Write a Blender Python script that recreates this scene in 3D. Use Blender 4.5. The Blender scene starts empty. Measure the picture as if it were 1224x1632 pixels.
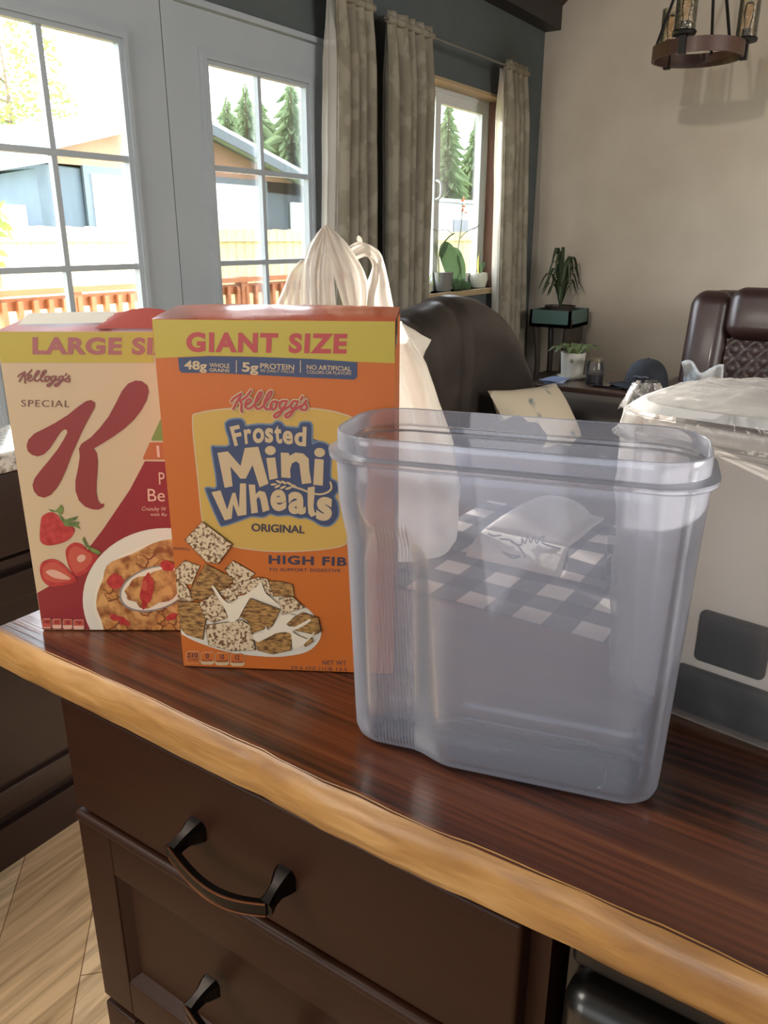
import bpy, bmesh, math, random
from mathutils import Vector, Matrix, noise
random.seed(7)
scene = bpy.context.scene
COL = scene.collection
PI = math.pi

# ------------------------------------------------------------------ camera, light, exposure
CZ = 1.31
ROLL, PITCH, YAW, FPX = math.radians(0.12), math.radians(19.2), math.radians(33.7), 1255.0
fw = Vector((math.cos(YAW)*math.cos(PITCH), math.sin(YAW)*math.cos(PITCH), -math.sin(PITCH)))
r0 = Vector((math.sin(YAW), -math.cos(YAW), 0)); u0 = r0.cross(fw)
RT = math.cos(ROLL)*r0 + math.sin(ROLL)*u0
UP = math.cos(ROLL)*u0 - math.sin(ROLL)*r0
cam_d = bpy.data.cameras.new('camera'); cam = bpy.data.objects.new('camera', cam_d); COL.objects.link(cam)
cam_d.sensor_fit = 'VERTICAL'; cam_d.sensor_height = 24.0; cam_d.lens = 24.0*FPX/1632.0
cam_d.clip_start = 0.02; cam_d.clip_end = 400
cam.matrix_world = Matrix((
    (RT.x, UP.x, -fw.x, 0), (RT.y, UP.y, -fw.y, 0), (RT.z, UP.z, -fw.z, CZ), (0, 0, 0, 1)))
scene.camera = cam

scene.view_settings.view_transform = 'Standard'
scene.view_settings.look = 'None'
scene.view_settings.gamma = 1.0
scene.view_settings.use_curve_mapping = False
scene.view_settings.exposure = 0.5

world = bpy.data.worlds.new('sky'); scene.world = world; world.use_nodes = True
wn = world.node_tree.nodes; wl = world.node_tree.links
bg = wn['Background']
tc = wn.new('ShaderNodeTexCoord'); sx = wn.new('ShaderNodeSeparateXYZ'); cr = wn.new('ShaderNodeValToRGB')
wl.new(tc.outputs['Generated'], sx.inputs[0]); wl.new(sx.outputs['Z'], cr.inputs[0]); wl.new(cr.outputs[0], bg.inputs['Color'])
cr.color_ramp.elements[0].color = (0.93, 0.97, 1.0, 1); cr.color_ramp.elements[1].color = (0.66, 0.80, 1.0, 1)
bg.inputs['Strength'].default_value = 12.0

def light(name, kind, loc, energy, color, target=None, size=None, size_y=None, radius=None):
    d = bpy.data.lights.new(name, kind); o = bpy.data.objects.new(name, d); COL.objects.link(o)
    d.energy = energy; d.color = color; o.location = loc
    if kind == 'AREA':
        d.shape = 'RECTANGLE'; d.size = size; d.size_y = size_y or size
    if radius is not None: d.shadow_soft_size = radius
    if target is not None:
        o.rotation_euler = (Vector(target)-Vector(loc)).to_track_quat('-Z', 'Y').to_euler()
    return o
SUN_AZ, SUN_EL = math.radians(64), math.radians(15)
sdir = Vector((math.cos(SUN_AZ)*math.cos(SUN_EL), math.sin(SUN_AZ)*math.cos(SUN_EL), math.sin(SUN_EL)))
sun = light('sun', 'SUN', (6, 9, 12), 7.5, (1.0, 0.93, 0.84))
sun.rotation_euler = sdir.to_track_quat('Z', 'Y').to_euler(); sun.data.angle = math.radians(0.6)
light('kitchen_window_light', 'AREA', (-2.3, -0.3, 1.75), 24.0, (0.82, 0.90, 1.0), (0.6, 0.2, 1.0), 1.7, 1.3)
light('dining_side_fill', 'AREA', (2.2, -2.7, 1.9), 66.0, (1.0, 0.98, 0.95), (3.2, 0.9, 1.1), 1.8, 1.4)  # unseen area lamp added as fill for the doors, sofa and far wall
spot = light('kitchen_track_lamp', 'SPOT', (-2.2, 0.39, 2.75), 250.0, (1.0, 0.90, 0.78), (5.03, 0.95, 1.75), radius=0.07)
spot.data.spot_size = math.radians(23); spot.data.spot_blend = 0.5
light('kitchen_floor_fill', 'AREA', (-0.35, 1.55, 2.35), 26.0, (1.0, 0.93, 0.82), (0.15, 1.3, 0), 0.9, 0.9)  # added overhead lamp that brightens the kitchen floor, not a known fixture
light('kitchen_side_fill', 'AREA', (-2.0, 1.5, 1.3), 18.0, (1.0, 0.96, 0.90), (0.6, 1.0, 0.2), 1.0, 1.2)  # extra soft lamp added at the left to lift the floor, no known window
scene.cycles.max_bounces = 12; scene.cycles.transparent_max_bounces = 24
scene.cycles.diffuse_bounces = 4; scene.cycles.glossy_bounces = 4; scene.cycles.transmission_bounces = 8
scene.cycles.caustics_reflective = False; scene.cycles.caustics_refractive = False
scene.cycles.use_denoising = True
scene.cycles.sample_clamp_indirect = 6.0

# ------------------------------------------------------------------ pixel helpers (real 3-D points on real planes)
def ray(x, y): return RT*((x-612)/FPX) - UP*((y-816)/FPX) + fw
CAM = Vector((0, 0, CZ))
def onZ(x, y, z): d = ray(x, y); return CAM + d*((z-CZ)/d.z)
def onX(x, y, v): d = ray(x, y); return CAM + d*(v/d.x)
def onY(x, y, v): d = ray(x, y); return CAM + d*(v/d.y)

# ------------------------------------------------------------------ materials
def lin(h):
    h = h.lstrip('#'); out = []
    for i in (0, 2, 4):
        c = int(h[i:i+2], 16)/255
        out.append(c/12.92 if c <= 0.04045 else ((c+0.055)/1.055)**2.4)
    return (*out, 1.0)
MATS = {}
def base(name):
    m = bpy.data.materials.new(name); m.use_nodes = True
    nt = m.node_tree
    return m, nt, nt.nodes['Principled BSDF'], nt.nodes['Material Output']
def mat(name, c, rough=0.5, metal=0.0, c2=None, scale=30.0, stretch=(1, 1, 1), detail=4.0, bump=0.0, bscale=None,
        coat=0.0, spec=0.5, sheen=0.0, lo=0.35, hi=0.65, transl=0.0, kind='noise', sub=0.0):
    if name in MATS: return MATS[name]
    m, nt, b, out = base(name); n = nt.nodes; l = nt.links
    b.inputs['Base Color'].default_value = lin(c); b.inputs['Roughness'].default_value = rough
    b.inputs['Metallic'].default_value = metal; b.inputs['Coat Weight'].default_value = coat
    b.inputs['Coat Roughness'].default_value = 0.12; b.inputs['Specular IOR Level'].default_value = spec
    b.inputs['Sheen Weight'].default_value = sheen
    tcn = n.new('ShaderNodeTexCoord'); mp = n.new('ShaderNodeMapping'); mp.inputs['Scale'].default_value = stretch
    l.new(tcn.outputs['Object'], mp.inputs[0])
    if c2:
        if kind == 'voronoi':
            tx = n.new('ShaderNodeTexVoronoi'); tx.inputs['Scale'].default_value = scale; src = tx.outputs['Distance']
        else:
            tx = n.new('ShaderNodeTexNoise'); tx.inputs['Scale'].default_value = scale; tx.inputs['Detail'].default_value = detail
            src = tx.outputs[0]
        l.new(mp.outputs[0], tx.inputs['Vector'])
        rp = n.new('ShaderNodeValToRGB'); rp.color_ramp.elements[0].position = lo; rp.color_ramp.elements[1].position = hi
        rp.color_ramp.elements[0].color = lin(c); rp.color_ramp.elements[1].color = lin(c2)
        l.new(src, rp.inputs[0]); l.new(rp.outputs[0], b.inputs['Base Color'])
    if bump:
        nz = n.new('ShaderNodeTexNoise'); nz.inputs['Scale'].default_value = bscale or scale; nz.inputs['Detail'].default_value = 3
        l.new(mp.outputs[0], nz.inputs['Vector'])
        bp = n.new('ShaderNodeBump'); bp.inputs['Strength'].default_value = bump; bp.inputs['Distance'].default_value = 0.004
        l.new(nz.outputs[0], bp.inputs['Height']); l.new(bp.outputs[0], b.inputs['Normal'])
    if transl:
        tr = n.new('ShaderNodeBsdfTranslucent'); tr.inputs[0].default_value = lin(c2 or c)
        mx = n.new('ShaderNodeMixShader'); mx.inputs[0].default_value = transl
        l.new(b.outputs[0], mx.inputs[1]); l.new(tr.outputs[0], mx.inputs[2]); l.new(mx.outputs[0], out.inputs[0])
    MATS[name] = m
    return m
def clear(name, haze=0.1, tint='#ffffff', milk='#e8ecf6', gloss=0.5, rough=0.1, edge=0.35, transl=0.5, bump=0.0, bscale=20, flat=None):
    """thin see-through sheet: straight-through light, some milky scatter and a fresnel gloss"""
    if name in MATS: return MATS[name]
    m, nt, b, out = base(name); n = nt.nodes; l = nt.links; n.remove(b)
    tp = n.new('ShaderNodeBsdfTransparent'); tp.inputs[0].default_value = lin(tint)
    df = n.new('ShaderNodeBsdfDiffuse'); df.inputs[0].default_value = lin(milk)
    tl = n.new('ShaderNodeBsdfTranslucent'); tl.inputs[0].default_value = lin(milk)
    mk = n.new('ShaderNodeMixShader'); mk.inputs[0].default_value = transl
    l.new(df.outputs[0], mk.inputs[1]); l.new(tl.outputs[0], mk.inputs[2])
    lw = n.new('ShaderNodeLayerWeight'); lw.inputs[0].default_value = 0.5
    mr = n.new('ShaderNodeMapRange'); mr.inputs['From Min'].default_value = 0.3; mr.inputs['From Max'].default_value = 1.0
    mr.inputs['To Min'].default_value = haze; mr.inputs['To Max'].default_value = haze+edge
    l.new(lw.outputs['Facing'], mr.inputs['Value'])
    m1 = n.new('ShaderNodeMixShader'); l.new(mr.outputs[0], m1.inputs[0]); l.new(tp.outputs[0], m1.inputs[1]); l.new(mk.outputs[0], m1.inputs[2])
    gl = n.new('ShaderNodeBsdfGlossy'); gl.inputs['Roughness'].default_value = rough
    fr = n.new('ShaderNodeFresnel'); fr.inputs[0].default_value = 1.45
    mu = n.new('ShaderNodeMath'); mu.operation = 'MULTIPLY'; mu.inputs[1].default_value = gloss
    l.new(fr.outputs[0], mu.inputs[0])
    m2 = n.new('ShaderNodeMixShader'); l.new(mu.outputs[0], m2.inputs[0]); l.new(m1.outputs[0], m2.inputs[1]); l.new(gl.outputs[0], m2.inputs[2])
    l.new(m2.outputs[0], out.inputs[0])
    if bump:
        tcn = n.new('ShaderNodeTexCoord'); nz = n.new('ShaderNodeTexNoise'); nz.inputs['Scale'].default_value = bscale; nz.inputs['Detail'].default_value = 2
        nz.inputs['Distortion'].default_value = 1.5
        l.new(tcn.outputs['Object'], nz.inputs['Vector'])
        bp = n.new('ShaderNodeBump'); bp.inputs['Strength'].default_value = bump; bp.inputs['Distance'].default_value = 0.01
        l.new(nz.outputs[0], bp.inputs['Height']); l.new(bp.outputs[0], gl.inputs['Normal']); l.new(bp.outputs[0], fr.inputs['Normal'])
    MATS[name] = m
    return m
def wood(name, dark, light_, axis='Y', fine=60.0, long=2.5, rough=0.3, coat=0.3, mid=None, bump=0.05, lo=0.3, hi=0.75, rot=0.0, spec=0.5):
    if name in MATS: return MATS[name]
    m, nt, b, out = base(name); n = nt.nodes; l = nt.links
    tcn = n.new('ShaderNodeTexCoord'); mp = n.new('ShaderNodeMapping')
    s = {'X': (long, fine, fine), 'Y': (fine, long, fine), 'Z': (fine, fine, long)}[axis]
    mp.inputs['Scale'].default_value = s; mp.inputs['Rotation'].default_value = (0, 0, rot)
    l.new(tcn.outputs['Object'], mp.inputs[0])
    n1 = n.new('ShaderNodeTexNoise'); n1.inputs['Scale'].default_value = 1.0; n1.inputs['Detail'].default_value = 6; n1.inputs['Distortion'].default_value = 0.6
    l.new(mp.outputs[0], n1.inputs['Vector'])
    mp2 = n.new('ShaderNodeMapping'); mp2.inputs['Scale'].default_value = tuple(v*0.16 for v in s); mp2.inputs['Rotation'].default_value = (0, 0, rot)
    l.new(tcn.outputs['Object'], mp2.inputs[0])
    n2 = n.new('ShaderNodeTexNoise'); n2.inputs['Scale'].default_value = 1.0; n2.inputs['Detail'].default_value = 3
    l.new(mp2.outputs[0], n2.inputs['Vector'])
    ad = n.new('ShaderNodeMix'); ad.data_type = 'FLOAT'; ad.inputs[0].default_value = 0.5
    l.new(n1.outputs[0], ad.inputs[2]); l.new(n2.outputs[0], ad.inputs[3])
    rp = n.new('ShaderNodeValToRGB'); e = rp.color_ramp.elements
    e[0].position = lo; e[0].color = lin(dark); e[1].position = hi; e[1].color = lin(light_)
    if mid: x = e.new((lo+hi)/2); x.color = lin(mid)
    l.new(ad.outputs[0], rp.inputs[0]); l.new(rp.outputs[0], b.inputs['Base Color'])
    b.inputs['Roughness'].default_value = rough; b.inputs['Coat Weight'].default_value = coat; b.inputs['Coat Roughness'].default_value = 0.15; b.inputs['Specular IOR Level'].default_value = spec
    if bump:
        bp = n.new('ShaderNodeBump'); bp.inputs['Strength'].default_value = bump; bp.inputs['Distance'].default_value = 0.002
        l.new(n1.outputs[0], bp.inputs['Height']); l.new(bp.outputs[0], b.inputs['Normal'])
    MATS[name] = m
    return m

# ------------------------------------------------------------------ mesh builder
class MB:
    def __init__(s): s.v = []; s.f = []; s.m = []
    def add(s, vs, fs, mi=0):
        k = len(s.v); s.v += [Vector(p) for p in vs]
        for f in fs: s.f.append(tuple(i+k for i in f)); s.m.append(mi)
    def box(s, a, b, mi=0):
        x0, y0, z0 = (min(a[i], b[i]) for i in range(3)); x1, y1, z1 = (max(a[i], b[i]) for i in range(3))
        s.add([(x0,y0,z0),(x1,y0,z0),(x1,y1,z0),(x0,y1,z0),(x0,y0,z1),(x1,y0,z1),(x1,y1,z1),(x0,y1,z1)],
              [(3,2,1,0),(4,5,6,7),(0,1,5,4),(1,2,6,5),(2,3,7,6),(3,0,4,7)], mi)
        return s
    def hexa(s, p, mi=0):      # 4 bottom (ccw from above), 4 top
        s.add(p, [(3,2,1,0),(4,5,6,7),(0,1,5,4),(1,2,6,5),(2,3,7,6),(3,0,4,7)], mi); return s
    def rbox(s, c, h, r, n=5, rot=None, mi=0, puff=0.0):
        """rounded box: centre, half sizes, edge radius; puff swells the faces"""
        c = Vector(c); r = min(r, *h); k = len(s.v); idx = {}
        def key(p): return tuple(round(t, 5) for t in p)
        pts = []; fs = []
        core = [hh-r for hh in h]
        def coord(i, a):       # 2n+2 stops per axis: corner arc, flat, corner arc
            return i
        steps = [-1+ j/n for j in range(n+1)] ; 
        grid = [(-1, t) for t in [ -1+ j/n for j in range(n+1)]] + [(1, j/n) for j in range(n+1)]
        m = len(grid)
        for ax in range(3):
            for sg in (-1, 1):
                o1, o2 = (ax+1) % 3, (ax+2) % 3
                ids = []
                for (a1, t1) in grid:
                    row = []
                    for (a2, t2) in grid:
                        d = [0, 0, 0]; d[ax] = sg; d[o1] = math.tan(t1*PI/4); d[o2] = math.tan(t2*PI/4)
                        dv = Vector(d).normalized()
                        q = [0, 0, 0]; q[ax] = sg*core[ax]; q[o1] = a1*core[o1]; q[o2] = a2*core[o2]
                        p = Vector(q) + dv*r
                        kk = key(p)
                        if kk not in idx: idx[kk] = len(pts); pts.append(p)
                        row.append(idx[kk])
                    ids.append(row)
                for i in range(m-1):
                    for j in range(m-1):
                        f = [ids[i][j], ids[i+1][j], ids[i+1][j+1], ids[i][j+1]]
                        f = list(dict.fromkeys(f))
                        if len(f) >= 3: fs.append(tuple(f) if sg > 0 else tuple(reversed(f)))
        out = []
        for p in pts:
            if puff:
                w = [1-min(1, abs(p[i])/h[i])**2 for i in range(3)]
                p = Vector((p[0]*(1+puff*w[1]*w[2]), p[1]*(1+puff*w[0]*w[2]), p[2]*(1+puff*w[0]*w[1])))
            if rot is not None: p = rot @ p
            out.append(p+c)
        s.add(out, fs, mi); return s
    def ico(s, c, rad, mi=0, sub=2, jitter=0.0, seed=0):
        bm = bmesh.new(); bmesh.ops.create_icosphere(bm, subdivisions=sub, radius=1.0)
        rad = rad if hasattr(rad, '__len__') else (rad,)*3
        vs = []
        for v in bm.verts:
            q = v.co.copy()
            if jitter: q *= 1+jitter*noise.noise(q*2.3+Vector((seed*7.1, seed, 0)))
            vs.append(Vector((q.x*rad[0], q.y*rad[1], q.z*rad[2]))+Vector(c))
        s.add(vs, [tuple(v.index for v in f.verts) for f in bm.faces], mi); bm.free(); return s
    def tube(s, path, r, n=10, mi=0, cap=True, flat=None):
        path = [Vector(p) for p in path]; rs = r if hasattr(r, '__len__') else [r]*len(path)
        rings = []; prev = None
        for i, p in enumerate(path):
            t = (path[min(i+1, len(path)-1)]-path[max(i-1, 0)])
            t = t.normalized() if t.length > 1e-9 else Vector((0, 0, 1))
            if prev is None:
                a = Vector((0, 0, 1)) if abs(t.z) < 0.9 else Vector((1, 0, 0))
                x = t.cross(a).normalized()
            else:
                x = (prev - t*prev.dot(t)).normalized()
            y = t.cross(x); prev = x
            rings.append([p+(x*math.cos(2*PI*k/n)+y*math.sin(2*PI*k/n))*rs[i] for k in range(n)])
        s.loft(rings, mi, cap); return s
    def loft(s, rings, mi=0, cap=True, closed=True):
        n = len(rings[0]); vs = [p for r in rings for p in r]; fs = []
        for i in range(len(rings)-1):
            for k in range(n if closed else n-1):
                k2 = (k+1) % n
                fs.append((i*n+k, i*n+k2, (i+1)*n+k2, (i+1)*n+k))
        if cap:
            fs.append(tuple(reversed(range(n)))); fs.append(tuple((len(rings)-1)*n+k for k in range(n)))
        s.add(vs, fs, mi); return s
    def lathe(s, prof, c, n=28, mi=0, cap=True, axis=None):
        c = Vector(c); rings = []
        R = Vector((0, 0, 1)).rotation_difference(Vector(axis).normalized()).to_matrix() if axis else None
        for (r, z) in prof:
            ring = []
            for k in range(n):
                q = Vector((r*math.cos(2*PI*k/n), r*math.sin(2*PI*k/n), z))
                ring.append(c+(R @ q if R else q))
            rings.append(ring)
        s.loft(rings, mi, cap); return s
    def prism(s, poly, dvec, mi=0):
        n = len(poly); d = Vector(dvec); p = [Vector(q) for q in poly]
        s.add(p+[q+d for q in p], [tuple(reversed(range(n))), tuple(range(n, 2*n))] + [(k, (k+1) % n, n+(k+1) % n, n+k) for k in range(n)], mi)
        return s
    def sheet(s, grid, mi=0):
        h, w = len(grid), len(grid[0])
        s.add([p for row in grid for p in row], [(i*w+j, i*w+j+1, (i+1)*w+j+1, (i+1)*w+j) for i in range(h-1) for j in range(w-1)], mi); return s
    def leaf(s, path, width, side, mi=0, fold=0.15):
        path = [Vector(p) for p in path]; n = len(path); g = []
        for i, p in enumerate(path):
            t = i/(n-1); w = width*math.sin(PI*min(1, 0.06+t*0.94))**0.75
            tg = (path[min(i+1, n-1)]-path[max(i-1, 0)]).normalized()
            sd = Vector(side); sd = (sd-tg*sd.dot(tg)).normalized(); nn = tg.cross(sd)
            g.append([p-sd*w+nn*w*fold, p, p+sd*w+nn*w*fold])
        s.sheet(g, mi); return s
    def build(s, name, mats, parent=None, smooth=True, loc=None, recalc=True, solid=0.0, angle=40):
        if not isinstance(mats, (list, tuple)): mats = [mats]
        off = Vector((0, 0, 0))
        if parent is not None:
            q = parent
            while q is not None: off += q.location; q = q.parent
        elif loc is None and s.v:
            xs = [p.x for p in s.v]; ys = [p.y for p in s.v]; zs = [p.z for p in s.v]
            off = Vector(((min(xs)+max(xs))/2, (min(ys)+max(ys))/2, min(zs)))
        elif loc is not None: off = Vector(loc)
        own = Vector((0, 0, 0)) if parent is not None else off
        me = bpy.data.meshes.new(name); me.from_pydata([p-off for p in s.v], [], s.f)
        for m in mats: me.materials.append(m)
        me.polygons.foreach_set('material_index', s.m)
        if recalc:
            bm = bmesh.new(); bm.from_mesh(me)
            bmesh.ops.recalc_face_normals(bm, faces=bm.faces); bm.to_mesh(me); bm.free()
        me.polygons.foreach_set('use_smooth', [smooth]*len(me.polygons))
        if smooth and angle:
            try: me.set_sharp_from_angle(angle=math.radians(angle))
            except Exception: pass
        me.update()
        o = bpy.data.objects.new(name, me); COL.objects.link(o); o.location = own
        if parent is not None: o.parent = parent
        if solid:
            md = o.modifiers.new('thickness', 'SOLIDIFY'); md.thickness = solid; md.offset = 0
        return o
def tag(o, label, cat, group=None, kind=None):
    o['label'] = label; o['category'] = cat
    if group: o['group'] = group
    if kind: o['kind'] = kind
    return o
def thing(name, label, cat, loc, group=None):
    o = bpy.data.objects.new(name, None); COL.objects.link(o); o.location = loc; o.empty_display_size = 0.05
    return tag(o, label, cat, group)
def struct(o, label=None):
    o['kind'] = 'structure'
    if label: o['label'] = label
    return o
def copy_tree(o, parent=None):
    c = o.copy(); COL.objects.link(c)
    if parent is not None: c.parent = parent
    for ch in list(o.children): copy_tree(ch, c)
    return c
def smooth_path(pts, n=6, closed=False):
    P = [Vector(p) for p in pts]; out = []; m = len(P)
    rng = range(m) if closed else range(m-1)
    for i in rng:
        g = (lambda k: P[k % m]) if closed else (lambda k: P[max(0, min(m-1, k))])
        p0, p1, p2, p3 = g(i-1), g(i), g(i+1), g(i+2)
        for j in range(n):
            t = j/n
            out.append(0.5*((2*p1)+(p2-p0)*t+(2*p0-5*p1+4*p2-p3)*t*t+(3*p1-p0-3*p2+p3)*t**3))
    if not closed: out.append(P[-1])
    return out
def lerp(a, b, t): return a+(b-a)*t
def sstep(a, b, x):
    t = max(0, min(1, (x-a)/(b-a))); return t*t*(3-2*t)

# ------------------------------------------------------------------ the room
WY, WX = 2.2, 5.03
m_dark = mat('charcoal_paint', '#4b5252', 0.75, c2='#515858', scale=6, bump=0.05, bscale=120)
m_beige = mat('beige_plaster', '#b1a696', 0.85, c2='#b8ae9e', scale=4, bump=0.06, bscale=90)
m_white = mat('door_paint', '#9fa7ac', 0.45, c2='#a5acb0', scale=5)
m_ceil = wood('ceiling_boards', '#2b2019', '#3b2d23', 'X', fine=12, rough=0.6, coat=0)
m_glass = clear('window_glass', haze=0.0, edge=0.0, gloss=0.8, rough=0.0, milk='#ffffff')
m_trimdark = mat('dark_trim', '#2c2724', 0.55)

# floor: diagonal oak planks
def plank_mat():
    m, nt, b, out = base('oak_planks'); n = nt.nodes; l = nt.links
    tcn = n.new('ShaderNodeTexCoord'); mp = n.new('ShaderNodeMapping'); mp.inputs['Rotation'].default_value = (0, 0, math.radians(-45))
    l.new(tcn.outputs['Object'], mp.inputs[0])
    bk = n.new('ShaderNodeTexBrick'); bk.inputs['Scale'].default_value = 1.0; bk.inputs['Brick Width'].default_value = 1.2
    bk.inputs['Row Height'].default_value = 0.17; bk.inputs['Mortar Size'].default_value = 0.0012; bk.inputs['Bias'].default_value = 0.0
    bk.inputs['Color1'].default_value = lin('#ecd0aa'); bk.inputs['Color2'].default_value = lin('#d2ae82'); bk.inputs['Mortar'].default_value = lin('#8d6d4a')
    l.new(mp.outputs[0], bk.inputs['Vector'])
    m2 = n.new('ShaderNodeMapping'); m2.inputs['Rotation'].default_value = (0, 0, math.radians(-45)); m2.inputs['Scale'].default_value = (3, 46, 1)
    l.new(tcn.outputs['Object'], m2.inputs[0])
    nz = n.new('ShaderNodeTexNoise'); nz.inputs['Scale'].default_value = 1.0; nz.inputs['Detail'].default_value = 6; nz.inputs['Distortion'].default_value = 0.9
    l.new(m2.outputs[0], nz.inputs['Vector'])
    rp = n.new('ShaderNodeValToRGB'); rp.color_ramp.elements[0].position = 0.3; rp.color_ramp.elements[1].position = 0.66
    rp.color_ramp.elements[0].color = (0.42, 0.36, 0.30, 1); rp.color_ramp.elements[1].color = (1.05, 1.03, 1.0, 1)
    l.new(nz.outputs[0], rp.inputs[0])
    mx = n.new('ShaderNodeMix'); mx.data_type = 'RGBA'; mx.blend_type = 'MULTIPLY'; mx.inputs[0].default_value = 0.85
    l.new(bk.outputs[0], mx.inputs[6]); l.new(rp.outputs[0], mx.inputs[7]); l.new(mx.outputs[2], b.inputs['Base Color'])
    b.inputs['Roughness'].default_value = 0.38
    return m
struct(MB().box((-2.6, -3.0, -0.06), (5.2, 2.35, 0)).build('floor', plank_mat(), smooth=False, loc=(0, 0, 0)))
# wall with the french doors and the window (openings left free)
DX0, DXm, DX1, DZ1 = 1.108, 2.004, 2.90, 2.035
OX0, OX1, OZ0, OZ1 = 3.50, 4.545, 1.03, 2.06
w = MB()
for a, b in [((-2.6, 0), (DX0-0.03, 4.4)), ((DX0-0.03, DZ1+0.02), (DX1+0.03, 4.4)), ((DX1+0.03, 0), (OX0, 4.4)),
             ((OX0, 0), (OX1, OZ0)), ((OX0, OZ1), (OX1, 4.4)), ((OX1, 0), (5.2, 4.4))]:
    w.box((a[0], WY, a[1]), (b[0], WY+0.16, b[1]))
struct(w.build('wall_back', m_dark, smooth=False))
struct(MB().box((WX, -3.0, 0), (WX+0.15, 2.36, 4.4)).build('wall_right', m_beige, smooth=False))
struct(MB().box((-2.75, -3.0, 0), (-2.6, 2.36, 4.4)).build('wall_left', m_beige, smooth=False))
struct(MB().box((-2.75, -3.15, 0), (5.18, -3.0, 4.4)).build('wall_front', m_beige, smooth=False))
c = MB()
c.prism([(-2.75, 2.4, 2.345), (-2.75, 0.1, 4.28), (-2.75, -3.15, 4.28), (-2.75, -3.15, 4.40), (-2.75, 0.1, 4.40), (-2.75, 2.4, 2.47)], (7.95, 0, 0))
struct(c.build('ceiling', m_ceil, smooth=False))
struct(MB().box((-2.6, 2.10, 2.475), (WX, 2.2, 2.60)).build('trim_1', m_trimdark, smooth=False))
struct(MB().box((DX1+0.1, 2.185, 0.0), (WX, 2.2, 0.11)).build('baseboard_back', m_trimdark, smooth=False))
struct(MB().box((WX-0.015, -3, 0.0), (WX, 2.185, 0.11)).build('baseboard_right', m_white, smooth=False))
# door casing: head strip and jambs
t = MB()
t.box((DX0-0.03, 2.185, DZ1), (DX1+0.03, 2.24, DZ1+0.02)); t.box((DX0-0.03, 2.185, 0), (DX0, 2.24, DZ1)); t.box((DX1, 2.185, 0), (DX1+0.03, 2.24, DZ1))
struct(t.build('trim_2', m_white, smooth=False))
ROWS = [1.87-0.3257*k for k in range(6)]
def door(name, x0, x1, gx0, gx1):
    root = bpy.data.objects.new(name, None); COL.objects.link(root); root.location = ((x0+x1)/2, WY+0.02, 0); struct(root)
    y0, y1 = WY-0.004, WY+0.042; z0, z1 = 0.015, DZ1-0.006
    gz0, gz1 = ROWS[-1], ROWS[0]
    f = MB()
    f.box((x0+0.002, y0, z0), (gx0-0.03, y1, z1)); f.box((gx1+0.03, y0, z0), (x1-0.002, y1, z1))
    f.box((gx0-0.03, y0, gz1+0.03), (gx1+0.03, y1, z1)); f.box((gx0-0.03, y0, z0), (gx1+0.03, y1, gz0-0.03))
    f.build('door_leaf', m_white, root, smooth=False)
    e = MB()      # stepped moulding round the glass
    for (o, dep) in ((0.042, 0.010), (0.028, 0.016), (0.014, 0.006)):
        i = o-0.015
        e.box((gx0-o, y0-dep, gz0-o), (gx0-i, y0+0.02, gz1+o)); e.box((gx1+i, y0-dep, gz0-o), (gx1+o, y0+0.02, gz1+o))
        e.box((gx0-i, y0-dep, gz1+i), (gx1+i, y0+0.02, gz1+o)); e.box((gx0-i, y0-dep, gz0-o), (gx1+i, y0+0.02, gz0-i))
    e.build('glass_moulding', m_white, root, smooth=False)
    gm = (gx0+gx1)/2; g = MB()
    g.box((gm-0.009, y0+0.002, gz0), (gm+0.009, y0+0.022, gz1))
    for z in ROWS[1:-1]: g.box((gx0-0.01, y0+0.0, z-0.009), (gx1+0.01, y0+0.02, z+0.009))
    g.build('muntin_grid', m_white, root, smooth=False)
    MB().box((gx0-0.02, y0+0.024, gz0-0.02), (gx1+0.02, y0+0.028, gz1+0.02)).build('pane', m_glass, root, smooth=False)
    return root
d1 = door('door_1', DX0, DXm, 1.290, 1.822); d1['label'] = 'left white french door with glass panes'
d2 = door('door_2', DXm, DX1, 2.196, 2.7225); d2['label'] = 'right white french door with glass panes'
# window in its deep wooden reveal
m_reveal = wood('reveal_boards', '#6a4a3c', '#87624f', 'Z', fine=25, rough=0.6, coat=0)
m_pine = wood('pale_board', '#a08a68', '#b8a27e', 'X', fine=25, rough=0.6, coat=0)
m_vinyl = mat('window_vinyl', '#cfd2d0', 0.35)
win = bpy.data.objects.new('window_1', None); COL.objects.link(win); win.location = ((OX0+OX1)/2, 2.3, OZ0); struct(win)
r = MB(); r.box((OX1-0.015, WY-0.005, OZ0), (OX1, WY+0.16, OZ1)); r.box((OX0, WY-0.005, OZ0), (OX0+0.015, WY+0.16, OZ1)); r.build('reveal_side', m_reveal, win, smooth=False)
MB().box((OX0, WY-0.005, OZ1-0.015), (OX1, WY+0.16, OZ1)).build('reveal_head', m_pine, win, smooth=False)
MB().box((OX0, WY-0.03, OZ0-0.03), (OX1, WY+0.16, OZ0)).build('window_sill', m_pine, win, smooth=False)
f = MB(); fy0, fy1 = 2.33, 2.37
def rect_frame(f, x0, x1, z0, z1, wd, y0, y1):
    f.box((x0, y0, z0), (x0+wd, y1, z1)); f.box((x1-wd, y0, z0), (x1, y1, z1)); f.box((x0+wd, y0, z1-wd), (x1-wd, y1, z1)); f.box((x0+wd, y0, z0), (x1-wd, y1, z0+wd))
rect_frame(f, OX0, OX1, OZ0, OZ1, 0.035, 2.30, 2.37)
rect_frame(f, OX0+0.03, 3.99, OZ0+0.03, OZ1-0.03, 0.03, 2.335, 2.365)
rect_frame(f, 3.935, OX1-0.03, OZ0+0.03, OZ1-0.03, 0.055, 2.305, 2.335)
f.build('window_frame', m_vinyl, win, smooth=False)
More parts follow.
